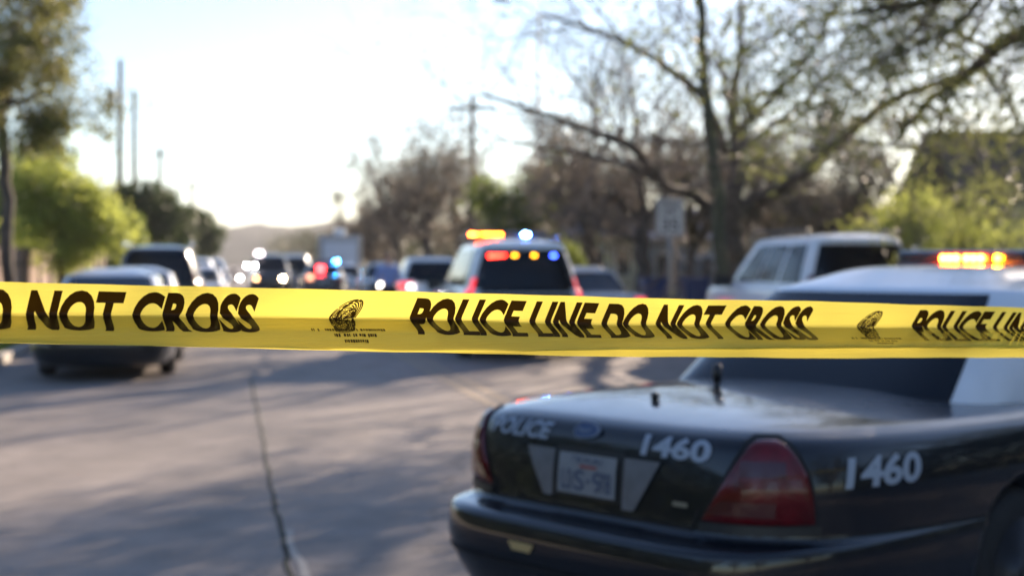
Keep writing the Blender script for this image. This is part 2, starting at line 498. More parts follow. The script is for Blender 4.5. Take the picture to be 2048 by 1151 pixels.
SPEC = {
 'sedan': dict(L=5.38, W=1.96, n=6.0, zs=1.02, g=([0, 1.5, 3.9, 4.5, 5.4], [1, 1, .985, .95, .84]),
   lev=[(.20, .14, .16, .2), (.24, .06, .07, .1), (.32, .02, .015, .03), (.44, -.004, -.035, 0), (.545, -.004, -.035, .0), (.585, .0, -.01, .02), (.605, .006, .085, .03),
        (.65, .004, .105, .04), (.78, .0, .115, .05), (.88, .02, .135, .08), (.925, .045, .155, .14), (.952, .09, .195, .25), (.972, .15, .27, .4), (1.003, .34, .48, .6), (1.028, .6, .78, .9), (1.037, .93, 1.05, 1.2)],
   gh=dict(y0=1.25, y1=4.22, w=.81, z0=.955, ty0=1.92, ty1=3.35, tw=.655, z1=1.405, zr=1.535, n=6.5),
   ax=(1.55, 4.42), r=.335),
 'suv': dict(L=5.13, W=2.0, n=8.0, zs=1.15, g=([0, 3.6, 4.2, 5.2], [1, .99, .95, .88]),
   lev=[(.30, .14, .14, .2), (.34, .05, .06, .1), (.42, .02, .01, .03), (.52, 0, 0, 0), (.64, 0, 0, 0), (.67, .01, .03, .02), (.70, .012, .07, .03),
        (.80, .0, .07, .04), (.95, .0, .075, .06), (1.07, .015, .085, .1), (1.12, .045, .10, .16), (1.14, .10, .15, .25), (1.15, .25, .3, .4), (1.155, .6, .6, .7), (1.156, .95, 1, 1)],
   gh=dict(y0=.09, y1=3.95, w=.93, z0=1.10, ty0=.30, ty1=3.15, tw=.71, z1=1.79, zr=1.91, n=7.5),
   ax=(1.17, 4.12), r=.385),
 'crossover': dict(L=4.9, W=1.95, n=6.5, zs=1.08, g=([0, 3.2, 3.9, 4.9], [1, .99, .95, .84]),
   lev=[(.26, .14, .14, .2), (.30, .05, .06, .1), (.38, .02, .01, .03), (.50, 0, 0, 0), (.60, 0, 0, 0), (.64, .01, .03, .02), (.67, .012, .07, .03),
        (.78, .0, .08, .04), (.92, .0, .10, .06), (1.02, .03, .13, .1), (1.05, .06, .16, .16), (1.07, .12, .2, .3), (1.08, .3, .35, .45), (1.085, .6, .6, .8), (1.086, .93, 1, 1)],
   gh=dict(y0=.14, y1=3.85, w=.88, z0=1.03, ty0=.62, ty1=2.9, tw=.66, z1=1.58, zr=1.68, n=5.5),
   ax=(1.12, 3.95), r=.36),
}

def arc_of_x(loft, x):
    """arc length on the rear face whose lateral position is x"""
    ref = loft.R[10]; h = loft.N // 4
    xs = ref[:h, 0]; k = int(np.argmax(xs > abs(x) * .999)) if (xs > abs(x) * .999).any() else h - 1
    k = max(1, k); t = (abs(x) - xs[k - 1]) / max(1e-6, xs[k] - xs[k - 1])
    a = loft.a[k - 1] + (loft.a[k] - loft.a[k - 1]) * t
    return math.copysign(a, x)

def make_car(name, label, kind, loc, rz, body_m, roof_m=None, glass=tint_glass, group=None, lights=(), tail=tail_red, cat='car',
             front_lamps=None, hero=False, arches=True, plate=True, scale=1.0):
    S = SPEC[kind]; roof_m = roof_m or body_m
    root = thing(name, label, cat, loc, rz, group)
    if scale != 1: root.scale = (scale,) * 3
    N = 320 if hero else 130
    lo = Loft(S['lev'], S['L'], S['W'], S['n'], N, S['g'], zb=S['lev'][0][0], sub=4 if hero else 2)
    V, F = lo.mesh()
    body = mesh_obj('body', V, F, body_m, root)
    r = S['r']; hw = S['W'] / 2
    if arches:
        cut_arches(body, [(sx * (hw - .02), y, r) for sx in (-1, 1) for y in S['ax']], r * 1.19, S['W'])
    # underside box
    mb = MB(); mb.box(-hw * .78, hw * .78, .35, S['L'] - .35, r * .65, r * 1.6, .05); mb.build('underbody', under_black, root)
    for sx in (-1, 1):
        for y in S['ax']: wheel(root, sx * (hw - .14), y, r)
    q = S['gh']
    zt = [q['z0'] + (q['z1'] - q['z0']) * t for t in (0, .34, .67, 1)]
    D = (q['w'] - q['tw']); ry = q['ty0'] - q['y0']; fy = q['y1'] - q['ty1']
    bul = .018
    lv = [(q['z0'] - .05, -.01, -.06, -.12)]
    for t, z in zip((0, .34, .67, 1), zt):
        b = bul * math.sin(t * math.pi)
        lv.append((z, D * t - b, ry * t - b, fy * t - b))
    zr = q['zr']; z1 = q['z1']
    if kind == 'sedan':
        lv += [(z1 + .03, D + .045, ry + .06, fy + .08), (z1 + .062, D + .14, ry + .17, fy + .2), (zr - .018, D + .28, ry + .36, fy + .42), (zr - .003, D + .44, ry + .56, fy + .58), (zr, D + .565, ry + .62, fy + .64)]
    else:
        lv += [(z1 + .045, D + .03, ry + .04, fy + .09), (z1 + .075, D + .10, ry + .14, fy + .25), (zr - .008, D + .3, ry + .4, fy + .5), (zr - .001, D + .5, ry + .6, fy + .7), (zr, D + .7, ry + .8, fy + .9)]
    gl = Loft(lv, q['y1'] - q['y0'], q['w'] * 2, q['n'], N, None, sub=4 if hero else 2, y0=q['y0'])
    V, F = gl.mesh()
    cab = mesh_obj('roof', V, F, roof_m, root)
    nl = len(lv) - 1
    L0, L1 = 1.0 / nl, 4.0 / nl              # levels of glass bottom and top
    P = gl.P; gh = q['y1'] - q['y0']
    def glass_patch(a0, a1, a0t, a1t, t0, t1, nm, m=glass, off=.006, nx=22, nz=10):
        VV, FF = patch(gl, lambda v: (a0 + (a0t - a0) * v, a1 + (a1t - a1) * v, L0 + (L1 - L0) * (t0 + (t1 - t0) * v)), off, nx, nz, 'lev')
        return mesh_obj(nm, VV, FF, m, root)
    wr = q['w'] * (.93 if kind != 'sedan' else .93)
    rw = glass_patch(-wr, wr, -wr * .97, wr * .97, .06 if kind == 'sedan' else -.16, 1.0 if kind == 'sedan' else .93, 'rear_window', tint_glass if kind != 'sedan' or hero else glass)
    fc = P / 2
    glass_patch(fc - wr * .93, fc + wr * .93, fc - wr * .93, fc + wr * .93, .05, .98, 'windscreen', glass)
    # side windows
    corner = q['w']            # arc where the side begins
    if kind == 'sedan': spans = [(.98, 1.30, 1.02, 1.30), (1.36, 1.95, 1.36, 1.93), (2.02, 2.72, 2.02, 2.45)]
    elif kind == 'suv': spans = [(.22, 1.05, .24, 1.05), (1.14, 2.0, 1.14, 2.0), (2.08, 3.15, 2.08, 2.9)]
    else: spans = [(.40, 1.0, .60, 1.0), (1.08, 1.95, 1.08, 1.95), (2.02, 3.1, 2.02, 2.75)]
    for sx in (1, -1):
        for b0, b1, t0, t1 in spans:
            A = [corner + b for b in (b0, b1, t0, t1)]
            if sx > 0: glass_patch(A[0], A[1], A[2], A[3], .10, .93, 'side_window', nx=8)
            else: glass_patch(-A[1], -A[0], -A[3], -A[2], .10, .93, 'side_window', nx=8)
    # door mirrors
    my = q['y1'] - .55
    for sx in (-1, 1):
        mb = MB(); mb.box(sx * (hw + .02) - .0, sx * (hw + .20), my - .05, my + .07, q['z0'] + .0, q['z0'] + .16, .03)
        mb.box(sx * (hw - .10), sx * (hw + .05), my - .01, my + .04, q['z0'] + .02, q['z0'] + .06, .01)
        mb.build('door_mirror', trim_black, root)
    if hero: return root, lo, gl, body
    # tail lamps
    xs = (.56, hw + .12) if kind != 'suv' else (hw - .13, hw + .10)
    zt0, zt1 = {'sedan': (.70, .90), 'suv': (.82, 1.12), 'crossover': (.80, 1.0)}[kind]
    for sx in (-1, 1):
        a = sorted((sx * xs[0], sx * xs[1]))
        VV, FF = patch(lo, lambda v: (a[0], a[1], zt0 + (zt1 - zt0) * v), .007, 8, 5)
        mesh_obj('tail_lamp', VV, FF, tail, root)
        if kind == 'suv':
            VV, FF = patch(gl, lambda v: (sx * (hw - .10) - .05, sx * (hw - .10) + .05, L0 + (L1 - L0) * (.0 + .28 * v)), .007, 3, 4, 'lev')
            mesh_obj('upper_tail_lamp', VV, FF, tail, root)
        fa = lo.P / 2 + sx * (hw - .22)
        VV, FF = patch(lo, lambda v: (fa - .17, fa + .17, (.60 if kind == 'sedan' else .74) + .13 * v), .008, 8, 4)
        mesh_obj('headlight', VV, FF, lens_clear if not front_lamps else front_lamps[0 if sx < 0 else 1] or lens_clear, root)
    VV, FF = patch(lo, lambda v: (lo.P / 2 - .55, lo.P / 2 + .55, (.52 if kind == 'sedan' else .62) + .15 * v), .006, 10, 3)
    mesh_obj('grille', VV, FF, trim_black, root)
    if plate:
        pz = .72 if kind == 'sedan' else .84
        VV, FF = patch(lo, lambda v: (-.16, .16, pz - .08 + .16 * v), .01, 3, 2)
        mesh_obj('licence_plate', VV, FF, plate_white, root)
    # bumper strip
    VV, FF = patch(lo, lambda v: (-hw * .9, hw * .9, .40 + .10 * v), .006, 20, 2)
    mesh_obj('bumper_strip', VV, FF, trim_black, root)
    return root, lo, gl, body

def lightbar(root, y, z, segs, half=.62, dz=.10, dy=.26, foot=True):
    """segs: (x0, x1, material) lit modules on the back face"""
    mb = MB(); mb.box(-half, half, y - dy / 2, y + dy / 2, z, z + dz, .03)
    lb = mb.build('light_bar', mat('bar_lens', (.03, .03, .035), .15, coat=1) if 'bar_lens' not in MATS else MATS['bar_lens'], root)
    mb = MB(); mb.box(-half * .8, half * .8, y - .05, y + .05, z - .05, z + .004, .005); mb.build('mounting_foot', trim_black, lb)
    for x0, x1, m in segs:
        n = int(round((x1 - x0) / .055)); n = 1 if n < 2 else max(3, n); mb = MB()
        for k in range(n):
            c = x0 + (x1 - x0) * (k + .5) / n
            mb.lathe([(.016, -.008), (.016, 0), (.010, .006)], (c, y - dy / 2 - .012, z + dz * .5), 'y', 10)
        mb.build('warning_light', m, lb)
    return lb

def small_lamps(root, pts, r=.035, name='warning_light'):
    for x, y, z, m, *ww in pts:
        wd = ww[0] if ww else r
        mb = MB(); mb.box(x - wd, x + wd, y - .02, y + .02, z - r * .8, z + r * .8, .012); mb.build(name, m, root)

# ------------------------------------------------------------------ the near patrol sedan
HR = -48.0
fw = Vector((math.sin(R(48)), math.cos(R(48)), 0)); rt = Vector((math.cos(R(48)), -math.sin(R(48)), 0))
hero_loc = Vector((.29, 5.27, 0)) - fw * .12
hero, hb, hg, hbody = make_car('patrol_sedan', 'black and white patrol sedan with 1460 on its trunk, nearest car on the right', 'sedan', hero_loc, R(HR), black_paint, white_paint, cat='police car', hero=True)
# tail lamps of the near sedan: rounded tops, wrapping the corner
def tail_poly(sx):
    def f(v):
        z = .665 + .275 * v
        inner = .545 + float(np.interp(v, [0, .3, .6, .8, .93, 1], [0, .045, .095, .135, .165, .200]))
        outer = .945 - float(np.interp(v, [0, .3, .6, .8, .93, 1], [0, .012, .035, .068, .098, .135]))
        return (sx * inner, sx * outer, z) if sx > 0 else (-outer, -inner, z)
    return f
for sx in (-1, 1):
    tp_ = tail_poly(sx)
    def rim(v):
        a0, a1, z = tp_(min(1, max(0, v)))
        return a0 - .014, a1 + .014, z + (v - .5) * .03
    VV, FF = patch(hb, rim, .004, 26, 26); mesh_obj('lamp_gasket', VV, FF, under_black, hero)
    VV, FF = patch(hb, tp_, .006, 30, 30, bulge=.016)
    tl = mesh_obj('tail_lamp', VV, FF, tail_red, hero)
    fpoly = tail_poly(sx)
    VV, FF = patch(hb, lambda v: (min(sx * (.56 + .06 * v), sx * .80), max(sx * (.56 + .06 * v), sx * .80), .69 + .05 * v), .0225, 8, 8)
    mesh_obj('reversing_lens', VV, FF, tail_dark, tl)
    VV, FF = patch(hb, lambda v: (sx * .755 - .075, sx * .755 + .075, .82 + .05 * v), .0235, 6, 4)
    mesh_obj('lens_divider', VV, FF, tail_dark, tl)
    VV, FF = patch(hb, lambda v: (sorted((sx * .54, sx * .97))[0], sorted((sx * .54, sx * .97))[1], .625 + .034 * v), .012, 20, 3)
    mesh_obj('lamp_trim', VV, FF, trim_black, tl)
text_on(hb, 'POLICE', -.60, -.235, .868, .930, decal_grey, hero, shear=.15, bold=.03)
text_on(hb, '1460', .25, .57, .858, .930, decal_grey, hero, shear=.12, bold=.035)
aside = lambda y: .98 + y - .0 - .02
text_on(hb, '1460', 1.06, 1.45, .775, .880, decal_grey, hero, shear=.12, bold=.035)
text_on(hb, '1460', -1.45, -1.06, .775, .880, decal_grey, hero, shear=.12, bold=.035)
# oval badge
VV = [hb.on(-.04, .915, .008)]; FF = []
for k in range(32):
    t = 2 * math.pi * k / 32; VV.append(hb.on(-.04 + .058 * math.cos(t), .915 + .026 * math.sin(t), .008))
for k in range(32): FF.append((0, 1 + k, 1 + (k + 1) % 32))
bd = mesh_obj('oval_badge', VV, FF, mat('badge_blue', (.04, .07, .16), .3), hero)
rgV, rgF = [], []
for k in range(32):
    t = 2 * math.pi * k / 32
    for s_ in (.86, 1.06): rgV.append(hb.on(-.04 + .058 * s_ * math.cos(t), .915 + .026 * s_ * math.sin(t), .011))
for k in range(32):
    a, b = 2 * k, 2 * ((k + 1) % 32); rgF.append((a, a + 1, b + 1, b))
mesh_obj('badge_ring', rgV, rgF, mat('badge_rim', (.16, .18, .22), .35, metal=.4), bd)
VV, FF, _ = text_geo('~', 1, .2, .03, .2)
mesh_obj('badge_script', [hb.on(-.04 + (u - .5) * .07, .915 + (v - .5) * .018, .011) for u, v, _ in VV], FF, MATS['badge_rim'], bd, smooth=False)
# number plate and the silver panels beside it
VV, FF = patch(hb, lambda v: (-.18, .18, .672 + .185 * v), .006, 6, 6); mesh_obj('plate_recess', VV, FF, trim_black, hero)
VV, FF = patch(hb, lambda v: (-.150, .150, .685 + .148 * v), .014, 6, 6); pl = mesh_obj('licence_plate', VV, FF, plate_white, hero)
text_on(hb, 'LDS·978', -.125, .128, .70, .775, plate_blue, pl, shear=0, bold=.01, off=.017)
text_on(hb, 'TEXAS', -.055, .055, .800, .822, plate_blue, pl, shear=0, bold=.01, off=.017)
VV, FF = patch(hb, lambda v: (-.02, .03, .783 + .010 * v), .017, 3, 2); mesh_obj('plate_mark', VV, FF, plate_red, pl)
VV, FF = patch(hb, lambda v: (-.185 - .045 - .11 * v, -.182, .665 + .175 * v), .009, 8, 8); mesh_obj('silver_panel', VV, FF, panel_silver, hero)
VV, FF = patch(hb, lambda v: (.182, .185 + .055 + .115 * v, .655 + .185 * v), .009, 8, 8); mesh_obj('silver_panel', VV, FF, panel_silver, hero)
VV, FF = patch(hb, lambda v: (.42, .485, .70 + .016 * v), .008, 4, 2); mesh_obj('model_badge', VV, FF, mat('dull_chrome', (.3, .29, .24), .35, metal=.6), hero)
# trunk shut lines
def hline(a0, a1, za, zb_, wdt=.006, n=30):
    VV, FF = [], []
    for k in range(n + 1):
        t = k / n; a = a0 + (a1 - a0) * t; z = za + (zb_ - za) * t
        d = Vector((a1 - a0, zb_ - za)).normalized(); nx_, nz_ = -d.y * wdt, d.x * wdt
        VV += [hb.on(a - nx_, z - nz_, .003), hb.on(a + nx_, z + nz_, .003)]
    for k in range(n): FF.append((2 * k, 2 * k + 1, 2 * k + 3, 2 * k + 2))
    return VV, FF
for sx in (-1, 1):
    VV, FF = hline(sx * .525, sx * .505, .70, .62); mesh_obj('shut_line', VV, FF, under_black, hero)
VV, FF = hline(-.5, .5, .628, .628); mesh_obj('shut_line', VV, FF, under_black, hero)
# bumper: rub strip and a pale ochre patch
VV, FF = patch(hb, lambda v: (-1.35, 1.35, .40 + .022 * v), .004, 60, 2); mesh_obj('bumper_strip', VV, FF, trim_black, hero)
VV, FF = patch(hb, lambda v: (-.27 + .02 * (1 - v), -.13 - .02 * (1 - v), .468 + .032 * v), .008, 4, 2); mesh_obj('bumper_patch', VV, FF, pale_ochre, hero)
# antennas, roof glints
mb = MB(); mb.tube([(-.085, .95, .99), (-.085, .95, 1.06)], .015, 14); mb.tube([(-.085, .95, 1.055), (-.085, .95, 1.125)], .019, 14)
mb.build('stub_antenna', trim_black, hero, smooth=True)
mb = MB(); mb.tube([(-.04, .52, .98), (-.04, .52, 1.015), (-.04, .52, 1.025), (-.04, .52, 1.04)], [.007, .016, .02, .010], 12)
mb.build('lock_knob', trim_black, hero, smooth=True)
mb = MB(); mb.lathe([(.004, -.004), (.02, -.003), (.022, .008), (.012, .018), (.003, .02)], (.555, 2.10, 1.40), 'z', 16)
mb.build('pillar_lamp', chrome, hero, smooth=True)
lightbar(hero, 3.12, 1.525, [(-.28, -.17, red_hot), (-.15, -.03, red_hot), (.02, .065, lamp('lamp_amber_hot', (1, .22, .003), 110))], half=.56, dz=.085)

# ------------------------------------------------------------------ other vehicles
PX = lambda px, Z: (px - CX) * Z / FPX
suv, sl, sg, _ = make_car('police_suv', 'white police SUV with red, amber and blue lights in its rear window', 'suv', (.24, 22.2, 0), R(9), white_paint, cat='police car', tail=tail_lit)
lightbar(suv, 2.1, 1.955, [(-.66, -.53, red_hot), (-.46, -.10, lamp('lamp_red_amber', (1, .085, .003), 90)), (.25, .36, lamp('lamp_blue_white', (.06, .22, 1), 330))], half=.68, dz=.11)
for x0, x1, m in ((-.58, -.30, red_on), (-.20, -.12, amber_on), (.11, .19, amber_on), (.42, .50, blue_on)):
    mb = MB(); mb.box(x0, x1, .235, .262, 1.615, 1.665, .015); mb.build('warning_light', m, suv)
text_on(sl, 'POLICE', -.55, -.2, 1.0, 1.06, grey_paint, suv, shear=.1, bold=.02)
VV, FF = patch(sl, lambda v: (-.74, .74, .76 + .37 * v), .006, 16, 5); mesh_obj('tailgate_panel', VV, FF, dark_paint, suv)
for sx in (-1, 1):
    mb = MB(); mb.tube([(sx * .70, .7, 1.90), (sx * .70, .9, 1.95), (sx * .70, 2.9, 1.95), (sx * .70, 3.1, 1.90)], .022, 8); mb.build('roof_rail', trim_black, suv, smooth=True)

pk, pl_, pg, _ = make_car('police_suv', 'white police SUV parked beyond the near sedan with a large dark rear window', 'suv', (5.42, 21.5, 0), R(10), white_paint, cat='police car', scale=1.04)
for sx in (-1, 1):
    mb = MB(); mb.tube([(sx * .70, .5, 1.90), (sx * .70, .7, 1.96), (sx * .70, 2.9, 1.96), (sx * .70, 3.1, 1.90)], .025, 8); mb.build('roof_rail', trim_black, pk, smooth=True)
mb = MB(); mb.box(.78, .93, .18, .30, 1.52, 1.72, .03); mb.build('corner_lamp', lens_clear, pk)

make_car('parked_sedan', 'silver sedan parked at the right kerb behind the police SUV, red tail lamps', 'sedan', (1.87, 27, 0), R(11), silver_paint, cat='car', tail=tail_lit, scale=.95, glass=light_glass)
lc, ll, lg, _ = make_car('parked_sedan', 'silver sedan parked nearest on the left kerb, shade painted dark on its body, sky pale on its roof', 'sedan', (-5.30, 18.2, 0), R(11), dark_silver, paint('silver_sky_sheen_paint', (.52, .56, .63)), cat='car', glass=light_glass, tail=tail_red, scale=.95)  # body shade and sky sheen on the roof are in the paint
make_car('parked_sedan', 'silver sedan parked just ahead of the nearest left kerb car', 'sedan', (-6.55, 24.3, 0), R(11), silver_paint, cat='car', glass=light_glass, scale=.95)
ds, dl, dg_, _ = make_car('parked_suv', 'black SUV with roof rails parked in front of the silver kerb sedans', 'suv', (-7.75, 31, 0), R(11), dark_paint, cat='car')
for sx in (-1, 1):
    mb = MB(); mb.tube([(sx * .72, .4, 1.88), (sx * .72, .6, 1.95), (sx * .72, 2.9, 1.95), (sx * .72, 3.1, 1.88)], .03, 8); mb.build('roof_rail', chrome, ds, smooth=True)
make_car('parked_sedan', 'white sedan parked beyond the black SUV on the left kerb', 'sedan', (-8.9, 40, 0), R(11), white_paint, cat='car', glass=light_glass, scale=.95)
make_car('parked_crossover', 'white crossover in the left kerb row behind the white sedan', 'crossover', (-10.6, 47, 0), R(11), white_paint, cat='car', glass=light_glass)
make_car('oncoming_crossover', 'white patrol crossover facing the camera left of the oncoming dark SUV', 'crossover', (PX(416, 62), 62, 0), R(191), white_paint, cat='police car', front_lamps=(None, None))
tr, tl_, tg_, _ = make_car('oncoming_truck', 'dark SUV facing the camera with warm headlights in the middle of the street', 'suv', (PX(505, 65), 70, 0), R(189), dark_paint, cat='police car', front_lamps=(None, None))
small_lamps(tr, [(-.58, 5.14, .78, warm_on, .06), (.60, 5.14, .78, orange_on, .07)], .07, 'headlight')
small_lamps(tr, [(.70, 3.7, 1.36, white_on, .04), (1.08, 3.6, 1.36, white_on, .04)], .045, 'spotlight')
small_lamps(tr, [(.50, 3.3, 1.93, lamp('glint_dim_pink', (1, .85, .88), 4), .16)], .12, 'roof_glint')  # glowing box standing in for a sun glint on the roof
small_lamps(tr, [(1.35, 4.9, .80, white_on, .04)], .045, 'push_bar_lamp')
make_car('distant_suv', 'silver SUV with dark glass between the oncoming truck and the blue light', 'suv', (PX(590, 71), 71, 0), R(14), silver_paint, cat='car')
pc, pcl, pcg, _ = make_car('distant_patrol_sedan', 'patrol sedan far down the street with red and cyan lights on', 'sedan', (PX(645, 58), 58, 0), R(6), dark_silver, silver_paint, cat='police car')
lightbar(pc, 2.4, 1.52, [(.44, .60, cyan_on)], half=.62)
small_lamps(pc, [(-.12, 1.50, 1.26, lamp('lamp_red_round', (1, .03, .03), 12), .14), (-.50, .02, .92, lamp('glow_amber_reflection', (.9, .35, .2), 1.6), .12)], .12)  # the second box is an amber reflection made as a glow
make_car('distant_sedan', 'white sedan with a blue trunk sign just left of the officer', 'sedan', (PX(694, 66), 66, 0), R(8), white_paint, cat='car', scale=.95)
bk, _, _, _ = make_car('oncoming_sedan', 'black sedan facing the camera behind the standing officer, one headlight on', 'sedan', (PX(752, 52) , 55, 0), R(186), dark_paint, cat='car')
small_lamps(bk, [(.10, 5.40, .72, lamp('lamp_dim_white', (1, .9, .8), 6), .14)], .10, 'headlight')
cx_, cxl, _, _ = make_car('police_crossover', 'white crossover with dark rear glass half hidden by the police SUV', 'crossover', (PX(868, 38), 38, 0), R(8), white_paint, cat='car', tail=tail_lit)
small_lamps(cx_, [(-.62, -.0, .88, lamp('lamp_reverse', (1, .92, .92), 2.2), .08)], .08)

# box truck
bt = thing('box_truck', 'tall white box truck standing across the far end of the street', 'truck', (PX(680, 82), 82, 0), R(8))
mb = MB(); mb.box(-1.25, 1.25, 0, 5.2, .9, 3.05, .05); mb.build('cargo_box', mat('box_panel_grey', (.34, .36, .40), .5, noise=.08, nscale=2), bt)
mb = MB(); mb.box(-.95, .95, -.05, .02, .95, 2.65, .02); mb.build('rear_door', mat('door_blue_white', (.50, .56, .66), .5), bt)
for sx in (-1, 1):
    mb = MB(); mb.box(sx * 1.13 - .07, sx * 1.13 + .07, -.04, .03, .95, 2.85, .01); mb.build('door_frame', metal_grey, bt)
mb = MB(); mb.box(-1.1, 1.1, 5.3, 7.2, .6, 2.6, .15); mb.build('cab', white_paint, bt)
mb = MB(); mb.box(-1.15, 1.15, .3, 6.8, .45, .85, .03); mb.build('chassis', under_black, bt)
mb = MB(); mb.box(-.35, .35, .6, 1.4, 3.06, 3.45, .12); mb.build('roof_vent', white_paint, bt)
for sx in (-1, 1):
    for y in (1.2, 6.2): wheel(bt, sx * 1.0, y, .45, .28)

# ------------------------------------------------------------------ trees
def tube_branches(branches, nside=5):
    V, F = [], []
    for pts, rad in branches:
        n = nside if rad[0] > .02 else 3
        base = len(V); prev = None
        for i, p in enumerate(pts):
            d = (pts[min(i + 1, len(pts) - 1)] - pts[max(i - 1, 0)]).normalized()
            if prev is None:
                a = d.cross(Vector((0.13, 0.2, 1)))
                if a.length < .05: a = d.cross(Vector((1, 0, 0)))
                a.normalize()
            else:
                a = prev - d * prev.dot(d)
                a = a.normalized() if a.length > 1e-6 else prev
            prev = a; b = d.cross(a)
            for k in range(n):
                t = 2 * math.pi * k / n
                V.append((p + (a * math.cos(t) + b * math.sin(t)) * rad[i])[:])
        for i in range(len(pts) - 1):
            for k in range(n):
                k2 = (k + 1) % n
                F.append((base + i * n + k, base + (i + 1) * n + k, base + (i + 1) * n + k2, base + i * n + k2))
    return V, F

def rvec(rng):
    while True:
        v = Vector((rng.uniform(-1, 1), rng.uniform(-1, 1), rng.uniform(-1, 1)))
        if .05 < v.length < 1: return v.normalized()

def grow(rng, p, d, L, r, depth, out, tips, kids=4, spread=.75, up=.12, seg=5, wander=.22, shrink=.62, maxd=5):
    pts, rad = [p.copy()], [r]
    q = p.copy(); dd = d.normalized()
    for i in range(seg):
        dd = (dd + rvec(rng) * wander + Vector((0, 0, up))).normalized()
        q = q + dd * L / seg
        pts.append(q.copy()); rad.append(max(.0028, r * (1 - .62 * (i + 1) / seg)))
    out.append((pts, rad))
    if depth >= maxd:
        tips.append((pts[-1], dd)); tips.append((pts[len(pts) // 2], dd)); return
    n = kids + rng.randint(-1, 1)
    for k in range(n):
        t = rng.uniform(.28, 1.0) if k else 1.0
        i = min(len(pts) - 2, int(t * seg)); f = t * seg - i
        bp = pts[i].lerp(pts[i + 1], max(0, min(1, f)))
        nd = (dd + rvec(rng) * spread).normalized()
        grow(rng, bp, nd, L * shrink * rng.uniform(.75, 1.2), max(.0034, r * (1 - .62 * t) * .72), depth + 1, out, tips, kids, spread, up, max(3, seg - 1), wander, shrink, maxd)

def leaves(rng, tips, per, size, rad):
    V, F = [], []
    for p, d in tips:
        for _ in range(per if isinstance(per, int) else (int(per) + (rng.random() < per % 1))):
            c = p + rvec(rng) * rad * rng.random() ** .5
            a = rvec(rng); b = a.cross(rvec(rng))
            if b.length < .1: continue
            b.normalize(); s = size * rng.uniform(.6, 1.3)
            a = a * s; b = b * s * .5
            n = len(V)
            V += [(c - a)[:], (c + b)[:], (c + a)[:], (c - b)[:]]; F.append((n, n + 1, n + 2, n + 3))
    return V, F

def tree(name, label, base, limbs, seed, group=None, leafm=None, per=2, lsize=.06, lrad=.3, barkm=bark, kids=4, maxd=5, start=2,
         spread=.75, up=.1, shrink=.62, wander=.22, tl=2.0, extra_tips=None, cat='tree', per_limb=6, mass=None):
    """limbs: list of (points, r0, r1) main limbs; sub-branches sprout along them"""
    rng = random.Random(seed)
    root = thing(name, label, cat, base, 0, group)
    B = Vector(base)
    main, twigs, tips = [], [], []
    for li, (pts, r0, r1) in enumerate(limbs):
        P = [Vector(p) for p in catmull(np.array([Vector(p) - B for p in pts]), 5)]
        n = len(P); rad = [r0 + (r1 - r0) * i / (n - 1) for i in range(n)]
        P = [p + rvec(rng) * rad[i] * .35 if 0 < i < n - 1 else p for i, p in enumerate(P)]
        main.append((P, rad))
        if li == 0 and len(limbs) > 1: continue
        for k in range(per_limb):
            t = .2 + .8 * (k + rng.random() * .8) / per_limb; t = min(t, .999)
            i = int(t * (n - 1)); bp = P[i].lerp(P[min(i + 1, n - 1)], t * (n - 1) - i)
            dd = (P[min(i + 1, n - 1)] - P[max(i - 1, 0)]).normalized()
            nd = (dd * .6 + rvec(rng) * spread * 1.2).normalized()
            grow(rng, bp, nd, tl * rng.uniform(.7, 1.2), max(.012, rad[i] * .5), start, twigs, tips, kids, spread, up, 5, wander, shrink, maxd)
    V, F = tube_branches(main, 10); mesh_obj('trunk', V, F, barkm, root)
    V, F = tube_branches(twigs, 5); cr = mesh_obj('crown', V, F, twig_m, root)
    if leafm is not None and per > 0:
        V, F = leaves(rng, tips, per, lsize, lrad); mesh_obj('foliage', V, F, leafm, cr, smooth=False)
    return root, len(tips)

def P3(px, py, Z): return ((px - CX) * Z / FPX, Z, CH - (py - HY) * Z / FPX)

# big bare tree on the right, limbs reaching over the street
Z1 = 33.0
g1 = (PX(1463, Z1), Z1, 0)
tree('bare_tree', 'large bare tree with a forked trunk and long limbs reaching over the parked police SUV', g1,
     [([g1, P3(1462, 540, Z1), P3(1466, 460, Z1), P3(1468, 380, Z1)], .33, .24),
      ([P3(1468, 400, Z1), P3(1472, 300, Z1), P3(1462, 210, Z1 + .5), P3(1478, 100, Z1 + 1), P3(1480, -40, Z1 + 1)], .20, .05),
      ([P3(1475, 425, Z1), P3(1520, 395, Z1), P3(1600, 350, Z1 - 1), P3(1690, 270, Z1 - 2), P3(1790, 200, Z1 - 3), P3(1920, 150, Z1 - 4), P3(2060, 60, Z1 - 5)], .19, .06),
      ([P3(1455, 440, Z1), P3(1400, 400, Z1), P3(1330, 370, Z1 - 1), P3(1270, 300, Z1 - 2), P3(1190, 265, Z1 - 3), P3(1080, 225, Z1 - 4), P3(960, 190, Z1 - 5)], .17, .03),
      ([P3(1450, 300, Z1), P3(1400, 190, Z1 - 1), P3(1290, 110, Z1 - 1), P3(1180, 60, Z1 - 2), P3(1080, 30, Z1 - 2)], .12, .03),
      ([P3(1330, 370, Z1 - 1), P3(1250, 330, Z1 - 2), P3(1120, 300, Z1 - 2), P3(1000, 280, Z1 - 3)], .09, .02),
      ([P3(1462, 280, Z1), P3(1540, 200, Z1), P3(1620, 110, Z1 - 1), P3(1680, -20, Z1 - 2)], .11, .03),
      ([P3(1470, 300, Z1), P3(1540, 255, Z1 + 1), P3(1640, 170, Z1 + 2), P3(1700, 60, Z1 + 2)], .10, .03)],
     11, leafm=leaf_olive, per=.35, lsize=.045, lrad=.25, kids=4, maxd=5, start=2, tl=2.0, per_limb=11, spread=.85, up=.05)
